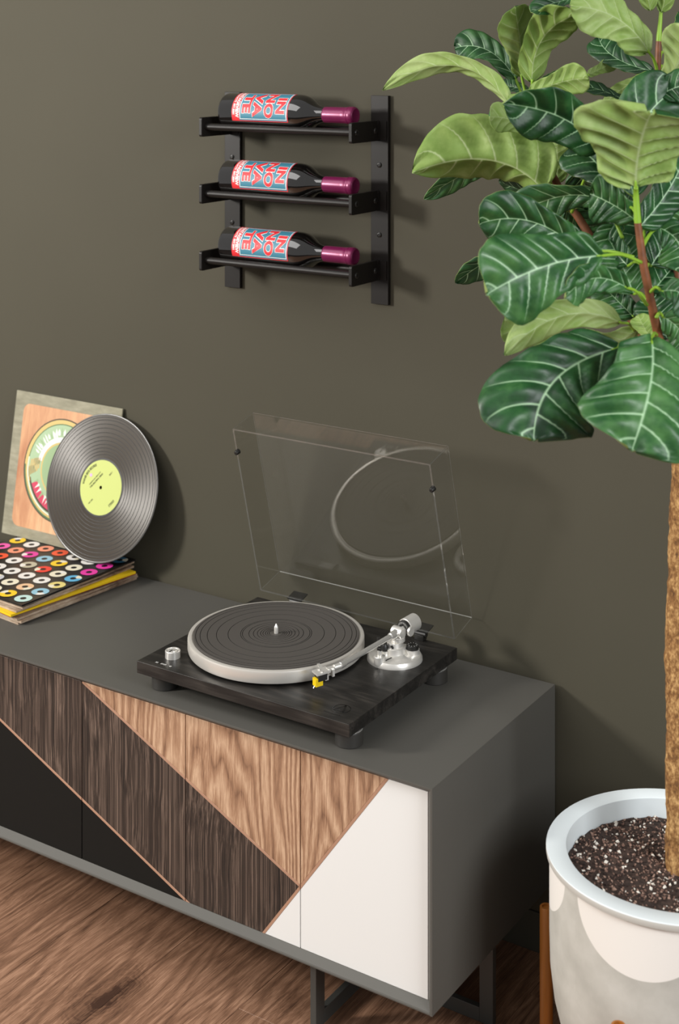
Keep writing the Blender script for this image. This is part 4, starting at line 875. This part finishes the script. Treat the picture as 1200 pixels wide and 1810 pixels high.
# leaves
def leaf_mat(name, lo, mid, hi, vein, rough, trans, spec):
    k = NT(name); uv = k.n('UVMap').outputs[0]; sp = k.n('SeparateXYZ'); k.put(sp.inputs[0], uv)
    s, t = sp.outputs[0], k.math('ABSOLUTE', k.math('SUBTRACT', k.math('MULTIPLY', sp.outputs[1], 2.0), 1.0))
    ph = k.math('MULTIPLY', k.math('SUBTRACT', s, k.math('MULTIPLY', k.math('POWER', t, 1.15), 0.19)), 5.6)
    ph = k.math('ADD', ph, k.math('MULTIPLY', k.math('GREATER_THAN', sp.outputs[1], 0.5), 0.42))
    d = k.math('ABSOLUTE', k.math('SUBTRACT', k.math('FRACT', k.math('ADD', ph, 20.0)), 0.5))
    wv = k.math('ADD', 0.030, k.math('MULTIPLY', k.math('SUBTRACT', 1.0, t), 0.035))
    lat = k.math('SUBTRACT', 1.0, k.math('SMOOTH_MIN', k.math('DIVIDE', d, wv), 1.0, 0.35))
    lat = k.math('MULTIPLY', k.math('MAXIMUM', lat, 0.0), k.math('SUBTRACT', 1.0, k.math('POWER', t, 3.0)))
    mw = k.math('ADD', 0.020, k.math('MULTIPLY', k.math('SUBTRACT', 1.0, s), 0.035))
    mid_ = k.math('MAXIMUM', k.math('SUBTRACT', 1.0, k.math('SMOOTH_MIN', k.math('DIVIDE', t, mw), 1.0, 0.3)), 0.0)
    v = k.math('MINIMUM', k.math('ADD', lat, mid_), 1.0)
    pos = k.n('NewGeometry').outputs['Position']; oi = k.n('ObjectInfo').outputs['Random']
    n = k.noise(pos, 22.0, 5, 0.6); n = k.math('ADD', n, k.math('MULTIPLY', k.math('SUBTRACT', oi, 0.5), 0.25))
    base = k.ramp(n, [(0.3, lin(lo)), (0.5, lin(mid)), (0.72, lin(hi))])
    col = k.mix(v, base, lin(vein)); k.put(k.p.inputs['Base Color'], col); k.p.inputs['Roughness'].default_value = rough; k.p.inputs['Specular IOR Level'].default_value = spec
    k.p.inputs['Coat Weight'].default_value = 0.04 if trans < 0.3 else 0.0; k.p.inputs['Coat Roughness'].default_value = 0.25
    tr = k.n('BsdfTranslucent'); k.put(tr.inputs[0], col); ms = k.n('MixShader'); ms.inputs[0].default_value = trans
    out = [x for x in k.nt.nodes if x.type == 'OUTPUT_MATERIAL'][0]; k.put(ms.inputs[1], k.p.outputs[0]); k.put(ms.inputs[2], tr.outputs[0]); k.put(out.inputs['Surface'], ms.outputs[0])
    return k.m
m_ltop = leaf_mat('leaf_upper_side', (18, 54, 26), (36, 84, 40), (76, 124, 66), (176, 212, 168), 0.44, 0.10, 0.5)
m_lund = leaf_mat('leaf_under_side', (140, 172, 84), (164, 192, 106), (190, 210, 138), (204, 220, 164), 0.5, 0.32, 0.35)
WP = [(0.0, 0.10), (0.03, 0.30), (0.08, 0.46), (0.16, 0.56), (0.26, 0.58), (0.36, 0.60), (0.48, 0.70), (0.60, 0.86), (0.72, 0.98), (0.81, 1.0), (0.89, 0.90), (0.95, 0.70), (0.985, 0.42), (1.0, 0.08)]
def wprof(s):
    for (a, x), (b, y) in zip(WP, WP[1:]):
        if s <= b: t = (s - a) / (b - a); t = t * t * (3 - 2 * t) * 0.4 + t * 0.6; return x + (y - x) * t
    return WP[-1][1]
def make_leaf(q, spec):
    p0, pm_, p2, n0, hw, fold, curl, node, point = spec
    p0, pm_, p2, n0 = Vector(p0), Vector(pm_), Vector(p2), Vector(n0)
    rl = random.Random(100 + q); ns, nt_ = 44, 14; ph0 = rl.uniform(0, 6); amp = rl.uniform(0.07, 0.13)
    bm = NB(); uvl = bm.loops.layers.uv.new('UVMap'); T_, B_ = [], []
    for i in range(ns + 1):
        s = i / ns; M_ = p0 * (1 - s) ** 2 + pm_ * (2 * s * (1 - s)) + p2 * s * s
        tg_ = ((pm_ - p0) * (1 - s) + (p2 - pm_) * s).normalized()
        n = (n0 - tg_ * n0.dot(tg_)).normalized(); a = tg_.cross(n).normalized(); wd = wprof(s) * hw * (1 - point * s ** 3)
        rt, rb = [], []
        for j in range(nt_ + 1):
            t = (j / nt_) * 2 - 1; at_ = abs(t); x = t * wd
            phs = (s - 0.19 * at_ ** 1.15) * 5.6 + (0.42 if t > 0 else 0.0); qv = math.cos(PI * (phs)) ** 2       # 0 on a vein, 1 between
            h = fold * abs(x) - curl * x * x / hw * 1.2 + hw * 0.13 * (qv ** 0.7) * min(1, at_ * 3.0) * (1 - 0.35 * at_ ** 4)
            h += hw * amp * math.sin(9 * s + ph0 + (1.7 if t > 0 else 0)) * at_ ** 3
            h -= hw * 0.25 * s ** 4
            p = M_ + a * x + n * h
            if s > 0.9: p += tg_ * (0.0)
            rt.append(bm.verts.new(p + n * 0.0004)); rb.append(bm.verts.new(p - n * 0.0004))
        T_.append(rt); B_.append(rb)
    def face(vs_, uvs, mi):
        f = bm.faces.new(vs_); f.material_index = mi; f.smooth = True
        for l, u_ in zip(f.loops, uvs): l[uvl].uv = u_
    for i in range(ns):
        for j in range(nt_):
            u4 = [(i / ns, j / nt_), (i / ns, (j + 1) / nt_), ((i + 1) / ns, (j + 1) / nt_), ((i + 1) / ns, j / nt_)]
            a4 = (T_[i][j], T_[i][j + 1], T_[i + 1][j + 1], T_[i + 1][j]); c4 = (B_[i][j], B_[i][j + 1], B_[i + 1][j + 1], B_[i + 1][j])
            for tri in ((0, 1, 2), (0, 2, 3)):
                face([a4[q_] for q_ in tri], [u4[q_] for q_ in tri], 0); face([c4[q_] for q_ in tri[::-1]], [u4[q_] for q_ in tri[::-1]], 1)
    rim = [(i, 0) for i in range(ns + 1)] + [(ns, j) for j in range(1, nt_ + 1)] + [(i, nt_) for i in range(ns - 1, -1, -1)] + [(0, j) for j in range(nt_ - 1, 0, -1)]
    for (i, j), (i2, j2) in zip(rim, rim[1:] + rim[:1]):
        face([T_[i][j], T_[i2][j2], B_[i2][j2], B_[i][j]], [(i / ns, j / nt_), (i2 / ns, j2 / nt_), (i2 / ns, j2 / nt_), (i / ns, j / nt_)], 1)
    bmesh.ops.recalc_face_normals(bm, faces=bm.faces)
    lf = obj('leaf', bm, [m_ltop, m_lund], pf)
    if node:
        nd = Vector(node); md = (nd + p0) / 2 + Vector((0, 0, 0.006)); e_ = p0 + (pm_ - p0).normalized() * hw * 0.12
        P_ = resample([(*nd, 0.0026), (*md, 0.0021), (*p0, 0.0020), (*e_, 0.0012)], 12)
        bm = NB(); tube(bm, [p[:3] for p in P_], [p[3] for p in P_], seg=8); obj('leaf_stalk', bm, m_shoot, lf, smooth=True)
for q, spec in enumerate(LEAVES): make_leaf(q, spec)
# ================================================================ plant stand
m_stand = M('amber_wood', lin((158, 96, 34))[:3], rough=0.4, noise_amt=0.15, noise_scale=30, stretch=(4, 4, 0.4))
ps = root('plant_stand', 'amber wooden plant stand with round legs holding the pale pot', 'plant stand', (PC.x, PC.y, -ZO))
for a in STAND_ANGLES:
    rr_ = 0.1990 if a == STAND_ANGLES[1] else 0.1855
    zt_ = -0.2010 if a in STAND_ANGLES[::2] else -0.2170
    lx_, ly_ = PC.x + rr_ * math.cos(a), PC.y + rr_ * math.sin(a)
    bm = NB(); lathe(bm, [(0, -ZO), (0.0092, -ZO), (0.0098, -ZO + 0.001), (0.0098, zt_ - 0.001), (0.0090, zt_), (0.0064, zt_), (0.0060, zt_ - 0.003), (0, zt_ - 0.003)], (lx_, ly_, 0), seg=24); obj('leg', bm, m_stand, ps, smooth=40)
zc = RIMZ - 0.325 - 0.0112
for q in (0, 1):
    a, a2 = STAND_ANGLES[q], STAND_ANGLES[q + 2]
    p, p2 = [Vector((PC.x + 0.182 * math.cos(t), PC.y + 0.182 * math.sin(t), zc - (0.0 if q == 0 else 0.0))) for t in (a, a2)]
    bm = NB(); cyl(bm, p, p2, 0.0110 if q == 0 else 0.0108, seg=20); obj('crossbar', bm, m_stand, ps, smooth=40)
